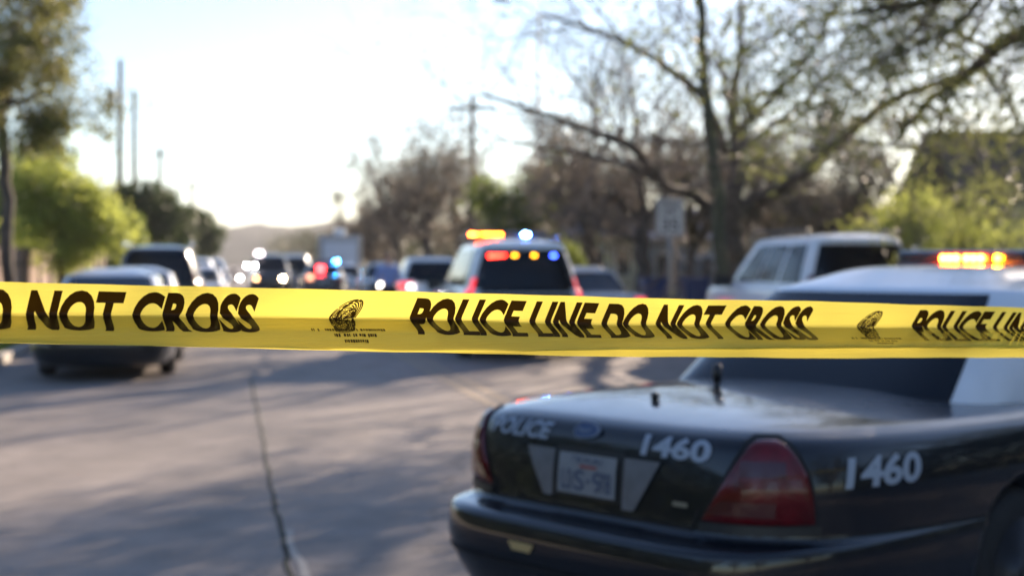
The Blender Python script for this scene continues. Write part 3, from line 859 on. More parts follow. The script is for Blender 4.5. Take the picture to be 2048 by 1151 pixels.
# slender mossy stem standing beside it
g1b = (PX(1447, 31), 31, 0)
tree('slender_tree', 'slender leaning mossy stem rising out of the frame just left of the forked trunk', g1b,
     [([g1b, P3(1440, 450, 31), P3(1428, 330, 31), P3(1412, 200, 31), P3(1403, 80, 31), P3(1396, -60, 31)], .16, .10),
      ([P3(1410, 180, 31), P3(1380, 120, 31), P3(1340, 60, 31)], .04, .012)],
     12, leafm=leaf_dark, per=.4, lsize=.05, kids=3, maxd=4, start=3, tl=1.0, per_limb=5, barkm=bark_moss)
# overhanging oak at the top right
Z2 = 19.0
g2 = (9.9, Z2, 0)
def L2(*q): return [P3(a, b, c) for a, b, c in q]
oak_limbs = [([g2, (9.9, Z2, 2.2), (9.6, Z2, 4.2)], .38, .28),
      ([(9.6, Z2, 3.6), (8.6, Z2, 4.9), P3(2040, 70, 20), P3(1930, 150, 20.5), P3(1850, 210, 21), P3(1790, 280, 21.5)], .17, .03),
      ([(9.6, Z2, 4.0), (8.2, Z2, 5.6), P3(1990, -30, Z2), P3(1830, 10, Z2), P3(1690, 30, Z2)], .16, .03),
      ([(8.6, Z2, 5.2), (7.0, Z2, 5.6), P3(1900, 60, Z2), P3(1780, 110, Z2)], .08, .02)]
for k, (tx, ty, tz) in enumerate(((5.5, 15, 5.3), (7, 13.5, 4.9), (9.5, 13, 5.2), (12, 15.5, 6.0), (13.5, 19, 6.4), (12.5, 23, 6.8), (9, 24, 7.2), (6, 21, 7.0), (4.6, 18, 6.3), (8.5, 17, 6.2), (8, 14.5, 5.4))):
    oak_limbs.append(([(9.6, Z2, 3.8), (9.6 + (tx - 9.6) * .4, Z2 + (ty - Z2) * .4, 3.8 + (tz - 3.8) * .6), (tx, ty, tz)], .15, .03))
tree('live_oak', 'leafy live oak overhanging the top right corner with dense small leaves', g2, oak_limbs,
     21, leafm=leaf_oak, per=4, lsize=.042, lrad=.30, kids=4, maxd=5, start=2, tl=1.7, per_limb=10, spread=.95, up=-.03)

g = (PX(1287, 37), 37, 0)
tree('bare_tree', 'smaller bare tree with dark crooked trunk behind the speed limit sign', g,
     [([g, P3(1287, 540, 37), P3(1284, 480, 37), P3(1295, 430, 37)], .22, .17),
      (L2((1290, 450, 37), (1240, 400, 37), (1170, 380, 36), (1110, 350, 36)), .11, .03),
      (L2((1292, 440, 37), (1330, 390, 37), (1380, 350, 37), (1410, 300, 37)), .11, .03),
      (L2((1290, 440, 37), (1280, 370, 37), (1250, 310, 37), (1240, 250, 37)), .12, .03),
      (L2((1284, 490, 37), (1240, 460, 37), (1190, 455, 37)), .10, .03)],
     31, leafm=leaf_brown, per=1, lsize=.06, kids=4, maxd=5, start=2, tl=1.5, per_limb=8, spread=.95)

def simple_tree(name, label, px, Z, h, wd, seed, leafm, per, lsize, group=None, h0=.25, kids=4, lrad=.4, start=3, nl=10, trunk=None, up=.08, barkm=bark, tl=None):
    rng = random.Random(seed * 7 + 1)
    x = PX(px, Z); b = (x, Z, 0)
    limbs = [([b, (x + rng.uniform(-.1, .1) * h * .2, Z, h * h0), (x, Z + .1, h * .55)], trunk or h * .028, h * .014)]
    for k in range(nl):
        a = 2 * math.pi * k / nl + rng.random(); z0 = h * (h0 + (.45 - h0) * rng.random() * 1.0)
        rr = wd / 2 * rng.uniform(.45, .85)
        ze = h * rng.uniform(.45, .92)
        limbs.append(([(x, Z, z0), (x + math.cos(a) * rr * .5, Z + math.sin(a) * rr * .5, z0 + (ze - z0) * .6), (x + math.cos(a) * rr, Z + math.sin(a) * rr, ze)], h * .013, .02))
    return tree(name, label, b, limbs, seed, group, leafm, per, lsize, lrad, barkm, kids, 5, start, .85, up, .62, .22, tl or wd * .2, per_limb=8)

RT = 'bare trees along the right side of the street'
simple_tree('bare_tree', 'grey bare tree left of the tall utility pole, first to meet the open sky', 790, 72, 7.4, 5.2, 41, leaf_brown, 2, .09, RT)
simple_tree('bare_tree', 'grey bare tree between the skyline tree and the tall utility pole', 850, 66, 8.0, 5.2, 42, leaf_brown, 2, .09, RT)
simple_tree('bare_tree', 'bare tree standing right behind the tall utility pole', 915, 74, 7.6, 5.6, 43, leaf_brown, 2, .09, RT)
simple_tree('bare_tree', 'low grey tree on the street side of the bare tree row', 742, 90, 5.0, 5.0, 44, leaf_brown, 3, .10, RT)
simple_tree('green_tree', 'fresh green tree above the roof of the police SUV', 1062, 52, 5.2, 3.6, 45, leaf_green, 10, .075, None, h0=.15, lrad=.5)
simple_tree('green_shrub', 'fresh green shrub at the right end of the police SUV roof', 1125, 46, 2.6, 1.5, 46, leaf_green, 8, .05, None, h0=.1, lrad=.3)
simple_tree('bare_tree', 'brown twiggy tree over the pale houses left of the speed limit sign', 1180, 44, 5.8, 4.6, 47, leaf_brown, 4, .07, RT)
simple_tree('bare_tree', 'brown twiggy tree between the speed limit sign and the slender stem', 1385, 46, 6.2, 4.4, 48, leaf_brown, 4, .07, RT)
simple_tree('bare_tree', 'brown twiggy tree just right of the forked trunk', 1560, 46, 6.0, 5.0, 49, leaf_brown, 4, .07, RT)
simple_tree('bare_tree', 'brown twiggy tree over the roof of the parked police SUV', 1690, 42, 5.4, 4.6, 50, leaf_brown, 4, .07, RT)
simple_tree('lime_tree', 'yellow-green young tree above the rear of the parked police SUV', 1810, 31, 3.7, 2.2, 51, leaf_lime, 3, .042, None, h0=.2, lrad=.35)
simple_tree('lime_tree', 'yellow-green tree in front of the dark gabled house', 1930, 33, 3.4, 2.4, 52, leaf_lime, 2, .045, None, h0=.2, lrad=.35)

# left side
simple_tree('lime_tree', 'bright lime green tree above the wooden fence on the left', 128, 37, 4.4, 2.9, 61, leaf_lime, 9, .07, None, h0=.46, lrad=.5, nl=9)
simple_tree('green_tree', 'mid green tree filling the left edge behind the lime tree', 30, 42, 4.4, 3.6, 62, leaf_green, 10, .08, None, h0=.42, lrad=.5)
LT = 'dark green trees along the left side of the street'
simple_tree('dark_tree', 'dark green tree below the second utility pole', 286, 66, 5.0, 3.2, 63, leaf_dark, 10, .11, LT, h0=.12, lrad=.6)
simple_tree('dark_tree', 'dark green tree in the left row with the highest pointed crown', 330, 84, 5.2, 4.0, 64, leaf_dark, 12, .12, LT, h0=.1, lrad=.6)
simple_tree('dark_tree', 'dark green tree at the street end of the left row', 378, 96, 4.6, 3.6, 65, leaf_dark, 12, .12, LT, h0=.1, lrad=.6)
simple_tree('dark_tree', 'small green tree tangled round the first tall pole', 248, 62, 3.6, 1.8, 66, leaf_green, 8, .09, LT, h0=.12, lrad=.5)
# overhanging tree at the top left, on a dark trunk
g3 = (PX(14, 27), 27, 0)
tree('overhanging_tree', 'olive tree on a dark straight trunk overhanging the top left corner', g3,
     [([g3, P3(16, 480, 27), P3(10, 300, 27), P3(0, 200, 27)], .13, .10),
      (L2((0, 230, 27), (-60, 180, 27), (-100, 60, 27)), .07, .02),
      (L2((0, 210, 27), (20, 120, 26), (40, 20, 26)), .07, .02),
      (L2((0, 200, 27), (30, 120, 27), (80, 60, 27), (110, 10, 27)), .07, .02),
      (L2((0, 220, 27), (-40, 120, 27), (-20, 0, 27), (20, -90, 27)), .08, .02),
      (L2((0, 220, 27), (50, 200, 27), (95, 190, 27), (125, 205, 27)), .05, .015),
      (L2((0, 210, 27), (20, 200, 26), (60, 205, 26)), .05, .015),
      (L2((0, 220, 27), (50, 130, 27), (110, 110, 27), (150, 130, 27)), .05, .012)],
     71, leafm=leafmat('leaves_overhang', (.10, .11, .035), (.28, .27, .08)), per=4, lsize=.048, lrad=.24, kids=4, maxd=5, start=2, tl=.7, per_limb=6, spread=.9, up=0)

# unseen trees added around the camera to shade the road and darken paint reflections
def add_unseen_tree(label, x, y, h, wd, seed, per=5, ls=.13):
    b = (x, y, 0); rng = random.Random(seed); limbs = [([b, (x, y, h * .2), (x + .2, y, h * .5)], h * .04, h * .02)]
    for k in range(9):
        a = 2 * math.pi * k / 9 + rng.random(); ze = h * rng.uniform(.3, .92); rr = wd / 2 * rng.uniform(.5, .9)
        limbs.append(([(x, y, h * .2), (x + math.cos(a) * rr * .5, y + math.sin(a) * rr * .5, h * .2 + (ze - h * .2) * .65), (x + math.cos(a) * rr, y + math.sin(a) * rr, ze)], h * .018, .03))
    tree('unseen_tree', label, b, limbs, seed, 'unseen trees added to darken reflections', leaf_dark, per, ls, .6, bark, 4, 4, 3, .85, .05, .62, .22, wd * .2, per_limb=7)
add_unseen_tree('unseen spreading tree added on the right verge between the near sedan and the live oak', 12.5, 8.5, 8.5, 9, 81)
add_unseen_tree('unseen dark tree added on the right verge behind the tape line', 12.0, -3.0, 8.0, 9, 82)
add_unseen_tree('unseen broad dark tree added far behind the tape line on the right', 6.5, -17.0, 8.5, 10, 83)
add_unseen_tree('unseen broad dark tree added across the street behind the tape line', -4.5, -20.0, 8.5, 10, 84)
add_unseen_tree('unseen dark tree added on the left verge behind the tape line', -9.5, -8.0, 7.5, 8, 85)

def hedge(label, x0, x1, y0, y1, h, seed, n=14000):  # unseen hedge, added out of view to darken the car reflections
    rng = random.Random(seed); root = thing('hedge', label, 'hedge', ((x0 + x1) / 2, (y0 + y1) / 2, 0), 0, 'unseen hedges added to darken reflections')
    V, F = [], []; a_, b_ = (x1 - x0) / 2, (y1 - y0) / 2
    for i in range(n):
        c = Vector((rng.uniform(-a_, a_), rng.uniform(-b_, b_), rng.uniform(.05, h))) + rvec(rng) * .15
        a = rvec(rng); b = a.cross(rvec(rng)); b.normalize(); sz = rng.uniform(.07, .16); a *= sz; b *= sz * .6; k = len(V)
        V += [(c - a)[:], (c + b)[:], (c + a)[:], (c - b)[:]]; F.append((k, k + 1, k + 2, k + 3))
    mesh_obj('foliage', V, F, leaf_dark, root, smooth=False)
    br = []
    for i in range(40):
        p = Vector((rng.uniform(-a_, a_) * .7, -b_ + 2 * b_ * i / 39, 0)); br.append(([p, p + Vector((rng.uniform(-.2, .2), rng.uniform(-.2, .2), h * .5)), p + Vector((rng.uniform(-.3, .3), rng.uniform(-.3, .3), h * .9))], [.03, .02, .01]))
    VV, FF = tube_branches(br, 6); mesh_obj('stems', VV, FF, bark, root)
hedge('unseen long dark hedge added on the right verge beside the near patrol sedan', 9.6, 10.8, 1.0, 15.0, 3.0, 91)
hedge('unseen long dark hedge added on the left verge before the parked cars', -9.2, -8.0, -6.0, 13.0, 3.2, 92, 18000)

# far wood (reads as one mass)
def far_wood():
    rng = random.Random(9); V, F = [], []
    for i in range(560):
        y = rng.uniform(110, 390) if i < 400 else rng.uniform(260, 420); side = i >= 400 or rng.random() < .78
        off = rng.uniform(10, 45 + y * .12) if side else rng.uniform(-80, -14)
        if i >= 400: off = rng.uniform(9, 60)
        x = cl(y) + off; h = rng.uniform(4.0, 7.0) * (1 + (y - 110) / 500); wd = h * rng.uniform(.35, .55)
        for k in range(170):
            v = rvec(rng) * rng.random() ** .35
            c = Vector((x + v.x * wd, y + v.y * wd, h * .52 + v.z * h * .48))
            a = rvec(rng); b = a.cross(rvec(rng)); b.normalize() if b.length > .01 else None
            s = rng.uniform(.15, .34); a *= s; b *= s * .7; n = len(V)
            V += [(c - a)[:], (c + b)[:], (c + a)[:], (c - b)[:]]; F.append((n, n + 1, n + 2, n + 3))
    tag(mesh_obj('far_wood', V, F, leafmat('leaves_far', (.045, .045, .028), (.11, .11, .05), .35), smooth=False), kind='stuff')
far_wood()

# ------------------------------------------------------------------ poles and wires
def utility_pole(label, px, Z, h, group, arm=1.2, transformer=False, r=.15, lean=0.0):
    x = PX(px, Z)
    root = thing('utility_pole', label, 'utility pole', (x, Z, 0), R(11), group)
    mb = MB(); mb.tube([(0, 0, 0), (lean * .5, 0, h * .5), (lean, 0, h)], [r, r * .85, r * .65], 10); mb.build('pole', wood_pole, root, smooth=True)
    ar = None
    if arm:
        mb = MB(); mb.box(lean - arm, lean + arm, -.12, -.0, h - .75, h - .60, .01); ar = mb.build('crossarm', wood_pole, root)
    for s in ((-1, -.4, .4, 1) if arm else ()):
        mb = MB(); mb.lathe([(.02, 0), (.05, .02), (.03, .06), (.05, .10), (.02, .14)], (lean + s * arm * .95, -.06, h - .60), 'z', 8); mb.build('insulator', metal_grey, ar, smooth=True)
    if transformer:
        mb = MB(); mb.lathe([(.05, 0), (.22, .03), (.24, .1), (.24, .75), (.2, .85), (.05, .9)], (lean - .45, 0, h - 2.3), 'z', 16); mb.build('transformer', metal_grey, root, smooth=True)
    return root, (x, Z, h)
UL = 'utility poles along the left side of the street'
p1 = utility_pole('tallest left utility pole, carrying a transformer can', 238, 66, 10.9, UL, 0, True, r=.17, lean=.12)[1]
p2 = utility_pole('second utility pole from the left, close beside the transformer pole', 270, 78, 10.9, UL, 0, r=.17)[1]
p3 = utility_pole('distant utility pole over the dark green trees', 321, 116, 10.9, UL, .5, r=.22)[1]
p4 = utility_pole('farthest utility pole, just above the hill at the street end', 385, 175, 11.4, UL, .6, r=.28)[1]
p5 = utility_pole('brown utility pole with a crossarm above the police SUV light bar', 945, 66, 9.3, None, 1.1, r=.17)[1]
def wire(label, A, Bp, sag, r=.012):
    mb = MB(); pts = []
    A, Bp = Vector(A), Vector(Bp)
    for k in range(25):
        t = k / 24; p = A.lerp(Bp, t); p.z -= sag * 4 * t * (1 - t); pts.append(p - A)
    mb.tube(pts, r, 4); o = mb.build('cable', trim_black, None, smooth=True, loc=A[:])
    tag(o, label, 'cable'); return o
wire('sagging cable between the transformer pole and the pole beside it', p1, p2, .3)
wire('cable from the second left pole to the distant pole', p2, p3, .7)
wire('cable from the distant pole to the farthest pole', p3, p4, .9)
wire('grey cable sagging in front of the lime green tree', P3(-60, 240, 40), P3(238, 370, 64), 1.0, .02)
wire('thin cable crossing the sky from the top edge to the forked tree', P3(1000, 2, 30), P3(1420, 190, 36), .3, .012)
# street lamp head just inside the top edge
lt = thing('street_lamp', 'street lamp on a grey pole whose head just touches the top edge', 'street lamp', (PX(1078, 58), 58, 0), 0)
mb = MB(); mb.tube([(0, 0, 0), (-2.4, 0, 4.6), (-2.6, 0, 5.0)][:1] + [(0, 0, 5), (0, 0, 11.6)], [.11, .09, .06], 10)
mb.build('pole', metal_grey, lt, smooth=True)
mb = MB(); mb.tube([(0, 0, 11.5), (-.5, 0, 12.05), (-1.3, 0, 12.2)], .04, 8); mb.build('arm', metal_grey, lt, smooth=True)
mb = MB(); mb.box(-1.9, -1.25, -.14, .14, 12.08, 12.26, .06); mb.build('lamp_head', metal_grey, lt)

# ------------------------------------------------------------------ speed limit sign
def sign():
    Z = 31.0; x = PX(1340, Z)
    root = thing('speed_limit_sign', 'white speed limit sign on a thin post left of the forked tree', 'road sign', (x, Z, 0), R(6))
    mb = MB(); mb.tube([(0, .03, 0), (0, .03, 2.95)], .03, 8); mb.build('post', metal_grey, root, smooth=True)
    mb = MB(); mb.box(-.305, .305, -.006, .006, 2.13, 2.93, .004); bd_ = mb.build('panel', mat('sign_white', (.42, .42, .43), .5), root)
    ink = mat('sign_black', (.03, .03, .035), .6)
    for tx, x0, x1, z0, z1 in (('SPEED', -.22, .22, 2.74, 2.85), ('LIMIT', -.19, .19, 2.58, 2.69), ('35', -.19, .19, 2.22, 2.50)):
        V, F, _ = text_geo(tx, 1, 0, .02, .4)
        mesh_obj('lettering', [(x0 + (x1 - x0) * u, -.009, z0 + (z1 - z0) * v) for u, v, _ in V], F, ink, bd_, smooth=False)
    bV = []
    for k, (a, b) in enumerate(((.285, .385), (.27, .37))):
        bV += [(-a, -.0085, 2.53 - b), (a, -.0085, 2.53 - b), (a, -.0085, 2.53 + b), (-a, -.0085, 2.53 + b)]
    mesh_obj('border', bV, [(0, 1, 5, 4), (1, 2, 6, 5), (2, 3, 7, 6), (3, 0, 4, 7)], ink, bd_, smooth=False)
sign()

# ------------------------------------------------------------------ fences, houses, bins
def fence(label, y0, y1, off, h, colm, pw=.14, seed=1, post=2.4, x_of=None):
    rng = random.Random(seed)
    x_of = x_of or (lambda y: cl(y) + off)
    root = thing('wooden_fence', label, 'fence', (x_of(y0), y0, 0))
    ox, oy = x_of(y0), y0
    mb = MB(); y = y0
    while y < y1:
        hh = h + rng.uniform(-.03, .03); x = x_of(y) - ox
        mb.box(x - .01, x + .01, y - oy, y - oy + pw * .94, .02, hh); y += pw
    mb.build('boards', colm, root)
    y = y0
    while y < y1 + .1:
        mb = MB(); x = x_of(y) - ox + .07; mb.box(x - .05, x + .05, y - oy - .05, y - oy + .05, -.02, h + .08, .01); mb.build('post', wood_pole, root); y += post
    for z in (.4, h - .35):
        mb = MB(); mb.tube([(x_of(y0) - ox + .05, 0, z), (x_of(y1) - ox + .05, y1 - oy, z)], .035, 4); mb.build('rail', wood_pole, root)
def fence_mat(name, a, b):
    m, t, p = newmat(name)
    g = t.nodes.new('ShaderNodeNewGeometry'); r = t.nodes.new('ShaderNodeValToRGB')
    r.color_ramp.elements[0].color = (*a, 1); r.color_ramp.elements[1].color = (*b, 1)
    t.links.new(g.outputs['Random Per Island'], r.inputs[0]); t.links.new(r.outputs[0], p.inputs['Base Color']); p.inputs['Roughness'].default_value = .85
    return m
fence('weathered brown board fence along the left side behind the verge', 24, 60, -8.15, 1.85, fence_mat('fence_boards', (.16, .10, .075), (.34, .25, .20)), .26, 2)
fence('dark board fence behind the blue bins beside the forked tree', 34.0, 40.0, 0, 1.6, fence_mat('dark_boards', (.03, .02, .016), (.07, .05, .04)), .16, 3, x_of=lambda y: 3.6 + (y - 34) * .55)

def house(label, x0, x1, y0, y1, h, roofh, wallm, roofm, rz=0, windows=(), doors=(), gable='x'):
    root = thing('house', label, 'house', ((x0 + x1) / 2, (y0 + y1) / 2, 0), rz)
    a, b = (x1 - x0) / 2, (y1 - y0) / 2
    mb = MB(); mb.box(-a, a, -b, b, 0, h); mb.build('wall', wallm, root)
    e = .45
    if gable == 'x':   # ridge along x
        V = [(-a - e, -b - e, h - .1), (a + e, -b - e, h - .1), (a + e, b + e, h - .1), (-a - e, b + e, h - .1), (-a - e, 0, h + roofh), (a + e, 0, h + roofh)]
        F = [(0, 1, 5, 4), (2, 3, 4, 5), (0, 4, 3), (1, 2, 5), (3, 2, 1, 0)]
    else:
        V = [(-a - e, -b - e, h - .1), (a + e, -b - e, h - .1), (a + e, b + e, h - .1), (-a - e, b + e, h - .1), (0, -b - e, h + roofh), (0, b + e, h + roofh)]
        F = [(0, 4, 5, 3), (1, 2, 5, 4), (0, 1, 4), (2, 3, 5), (3, 2, 1, 0)]
    mesh_obj('roof', V, F, roofm, root, smooth=False)
    for wx, wz, ww, wh in windows:
        mb = MB(); mb.box(wx - ww / 2, wx + ww / 2, -b - .04, -b + .01, wz, wz + wh, .01); f = mb.build('window', mat('window_frame_white', (.6, .6, .6), .5) if 'window_frame_white' not in MATS else MATS['window_frame_white'], root)
        mb = MB(); mb.box(wx - ww / 2 + .08, wx + ww / 2 - .08, -b - .055, -b - .03, wz + .08, wz + wh - .08); mb.build('pane', light_glass, f)
    for wx, ww, wh in doors:
        mb = MB(); mb.box(wx - ww / 2, wx + ww / 2, -b - .05, -b + .01, 0, wh, .01); mb.build('door', trim_black, root)
    return root
roof_dark = mat('roof_shingle_dark', (.045, .035, .035), .9, noise=.3, nscale=3)
roof_blue = mat('roof_shingle_grey', (.17, .19, .24), .85, noise=.25, nscale=2)
cream = mat('wall_cream', (.42, .40, .34), .85, noise=.08, nscale=2)
pale = mat('wall_pale_blue', (.38, .43, .52), .85, noise=.08, nscale=2)
brickm = mat('wall_grey_brown', (.20, .18, .16), .9, noise=.2, nscale=6)
house('low cream house with a grey roof behind the silver sedan', PX(1150, 50), PX(1275, 50), 50, 56, 2.55, 1.5, cream, roof_blue, R(0), windows=((-.4, 1.0, .8, 1.0), (.6, 1.0, .6, 1.0)))
house('pale house partly hidden behind the speed limit sign', PX(1300, 54), PX(1440, 54), 54, 60, 2.5, 1.2, pale, roof_blue, 0, windows=((-.7, .9, .9, 1.0),))
house('cream house with small windows behind the parked police SUV', PX(1500, 56), PX(1770, 56), 56, 64, 2.8, 1.4, cream, roof_dark, 0, windows=((-1.6, 1.0, .9, 1.1), (0, 1.0, .9, 1.1), (1.7, 1.0, .9, 1.1)))
hs = house('dark gabled house at the right edge', PX(1960, 40), PX(2160, 40) + 3, 40, 48, 3.0, 2.6, brickm, roof_dark, 0, windows=((-1.2, 1.2, .8, 1.2), (.6, 1.2, .8, 1.2)), gable='x')
mb = MB(); mb.box(PX(2020, 38.5), PX(2020, 38.5) + .45, 38.3, 38.75, 0, 3.1, .02)
o = mb.build('porch_column', brickm); tag(o, 'square grey porch column in front of the dark gabled house', 'column')

def bin_(px, Z, label):
    x = PX(px, Z)
    root = thing('wheelie_bin', label, 'bin', (x, Z, .125), R(8), 'blue bins by the kerb')
    blue = MATS.get('bin_blue') or mat('bin_blue', (.01, .03, .12), .5)
    bm = bmesh.new(); bmesh.ops.create_cube(bm, size=1)
    for v in bm.verts:
        s = 1 if v.co.z > 0 else .8
        v.co = Vector((v.co.x * .58 * s, v.co.y * .62 * s, .08 + (v.co.z + .5) * .92))
    bmesh.ops.bevel(bm, geom=list(bm.edges), offset=.03, segments=2, affect='EDGES', profile=.5)
    bm.verts.index_update(); mesh_obj('body', [v.co[:] for v in bm.verts], [[v.index for v in f.verts] for f in bm.faces], blue, root, smooth=False); bm.free()
    mb = MB(); mb.box(-.31, .31, -.34, .34, 1.0, 1.06, .02); mb.build('lid', blue, root)
    for sx in (-1, 1):
        mb = MB(); mb.lathe([(.1, -.03), (.1, .03)], (sx * .25, .27, .1), 'x', 16); mb.build('wheel', rubber, root)
bin_(1308, 33, 'blue wheelie bin left of the pair beside the silver sedan')
bin_(1390, 33.4, 'blue wheelie bin in front of the dark fence near the mirror of the parked SUV')

# ------------------------------------------------------------------ the officer
def skin_obj(name, nodes, edges, m, parent, root=0, sub=2):
    me = bpy.data.meshes.new(name)
    me.from_pydata([n[:3] for n in nodes], edges, [])
    o = bpy.data.objects.new(name, me); COL.objects.link(o)
    md = o.modifiers.new('s', 'SKIN'); md.use_smooth_shade = True
    sv_ = me.skin_vertices[0].data
    for i, n in enumerate(nodes):
        rr = n[3]; sv_[i].radius = rr if isinstance(rr, tuple) else (rr, rr); sv_[i].use_root = (i == root)
    s2 = o.modifiers.new('u', 'SUBSURF'); s2.levels = sub; s2.render_levels = sub
    dg = bpy.context.evaluated_depsgraph_get(); dg.update()
    m2 = bpy.data.meshes.new_from_object(o.evaluated_get(dg)); o.modifiers.clear(); o.data = m2
    m2.materials.clear(); m2.materials.append(m); m2.polygons.foreach_set('use_smooth', np.full(len(m2.polygons), True))
    o.parent = parent; return o
def officer():
    Z = 31.6
    root = thing('person', 'officer in light blue shirt and dark trousers standing in the street with folded arms', 'person', (PX(777, Z), Z, 0), R(200))
    skinm = mat('skin', (.45, .27, .20), .5); shirt = mat('shirt_blue', (.22, .30, .58), .8, noise=.1, nscale=12)
    navy = mat('trousers_navy', (.012, .014, .025), .85); hair = mat('hair_dark', (.03, .022, .018), .6)
    # local: facing -y
    N = [(0, 0, .95, (.14, .10)), (0, 0, 1.15, (.13, .095)), (0, 0, 1.36, (.15, .10)), (0, .0, 1.47, (.07, .07)), (0, -.01, 1.54, .052), (0, -.015, 1.62, (.075, .088)), (0, -.02, 1.70, (.072, .085)), (0, -.01, 1.755, (.045, .055)),
         (-.20, 0, 1.41, .06), (-.27, .02, 1.15, .046), (-.10, -.20, 1.16, .034), (.02, -.24, 1.20, .026),
         (.20, 0, 1.41, .06), (.27, .02, 1.15, .046), (.10, -.22, 1.12, .034), (-.03, -.26, 1.13, .026),
         (-.10, 0, .88, .095), (-.12, .0, .50, .062), (-.13, .02, .09, .042), (-.14, -.14, .04, .038),
         (.10, 0, .88, .095), (.12, .0, .50, .062), (.13, .02, .09, .042), (.14, -.14, .04, .038)]
    E = [(0, 1), (1, 2), (2, 3), (3, 4), (4, 5), (5, 6), (6, 7), (2, 8), (8, 9), (9, 10), (10, 11), (2, 12), (12, 13), (13, 14), (14, 15), (0, 16), (16, 17), (17, 18), (18, 19), (0, 20), (20, 21), (21, 22), (22, 23)]
    skin_obj('body', N, E, skinm, root)
    def grow_r(n, k): return (*n[:3], tuple(r + k for r in n[3]) if isinstance(n[3], tuple) else n[3] + k)
    up_ = [0, 1, 2, 3, 8, 9, 10, 12, 13, 14]; mp = {a: i for i, a in enumerate(up_)}
    skin_obj('shirt', [grow_r(N[i], .016) for i in up_], [(mp[a], mp[b]) for a, b in E if a in mp and b in mp], shirt, root)
    lo_ = [0, 16, 17, 18, 20, 21, 22]; mp = {a: i for i, a in enumerate(lo_)}
    skin_obj('trousers', [grow_r(N[i], .02) for i in lo_], [(mp[a], mp[b]) for a, b in E if a in mp and b in mp], navy, root)
    skin_obj('hair', [(0, .02, 1.66, .07), (0, .0, 1.74, .078), (0, -.02, 1.775, .06)], [(0, 1), (1, 2)], hair, root, 0, 1)
    mb = MB(); mb.tube([(0, -.098, 1.66), (0, -.118, 1.635), (0, -.10, 1.625)], [.008, .014, .012], 8); mb.build('nose', skinm, root, smooth=True)
    for sx in (-1, 1):
        mb = MB(); mb.lathe([(.003, 0), (.012, .003), (.013, .008), (.003, .012)], (sx * .032, -.094, 1.665), 'y', 10); mb.build('eye', hair, root, smooth=True)
        mb = MB(); mb.box(sx * .080 - .01, sx * .080 + .01, -.02, .02, 1.62, 1.68, .008); mb.build('ear', skinm, root)
    mb = MB(); mb.box(-.025, .025, -.104, -.090, 1.59, 1.60, .003); mb.build('mouth', mat('lips', (.35, .13, .11), .5), root)
    for (hx, hy, hz, s) in ((.02, -.24, 1.20, 1), (-.03, -.26, 1.13, -1)):
        N2 = [(hx, hy, hz, .03), (hx + s * .05, hy - .005, hz, (.018, .034))]; E2 = [(0, 1)]
        for k, L in enumerate((.065, .075, .07, .055)):
            b = len(N2); z = hz + .027 - k * .018
            N2 += [(hx + s * (.05 + L * .5), hy - .01, z, .0085), (hx + s * (.05 + L * .85), hy + .012, z, .0075)]; E2 += [(1, b), (b, b + 1)]
        b = len(N2); N2 += [(hx + s * .03, hy - .02, hz + .04, .011), (hx + s * .06, hy - .025, hz + .06, .009)]; E2 += [(0, b), (b, b + 1)]
        skin_obj('hand', N2, E2, skinm, root, 0, 1)
    mb = MB(); mb.box(-.17, .17, -.13, .13, .96, 1.01, .02); mb.build('belt', trim_black, root)
    for sx in (-1, 1):
        mb = MB(); mb.box(sx * .135 - .05, sx * .135 + .05, -.20, .08, 0, .10, .035); mb.build('shoe', trim_black, root)
officer()

# ------------------------------------------------------------------ the tape
TA, TB = .525, 8.0e-5
def tbase(px):
    Z = 1 / (TA - TB * px); return (px - CX) * Z / FPX, Z
tdx = np.array(tbase(2048)) - np.array(tbase(0)); tdir = tdx / np.linalg.norm(tdx)
perp = np.array([tdir[1], -tdir[0]])          # horizontally, towards the camera
T0 = np.array(tbase(0))
def px_of_s(s):
    p = T0 + tdir * s; return CX + FPX * p[0] / p[1]
def s_of_px(px): return float(np.dot(np.array(tbase(px)) - T0, tdir))
KX = [-400, 0, 560, 800, 1000, 1200, 1660, 2048, 2400]
ROWS = {  # photo rows of each fold line, used as measured heights
 'top':    [556, 563, 577, 582, 588, 594, 603.6, 616, 625],
 'crease': [624, 628, 634, 637, 642, 648, 652, 657, 661],
 'mid':    [650, 655, 659, 662, 666, 672, 678, 680, 682],
 'fold':   [673, 685, 697, 702, 703, 698, 692, 690.5, 690],
 'bottom': [673.4, 685.4, 697.4, 704, 708, 712.5, 716, 714.5, 713]}
DISP = {'top': .029, 'crease': 0.0, 'mid': .040, 'fold': .064, 'bottom': .0}
ORDER = ['top', 'crease', 'mid', 'fold', 'bottom']
rngT = np.random.RandomState(2); phT = rngT.rand(6) * 6.28
TSA, TSB = s_of_px(-260), s_of_px(2300); perp_back = -perp[1]
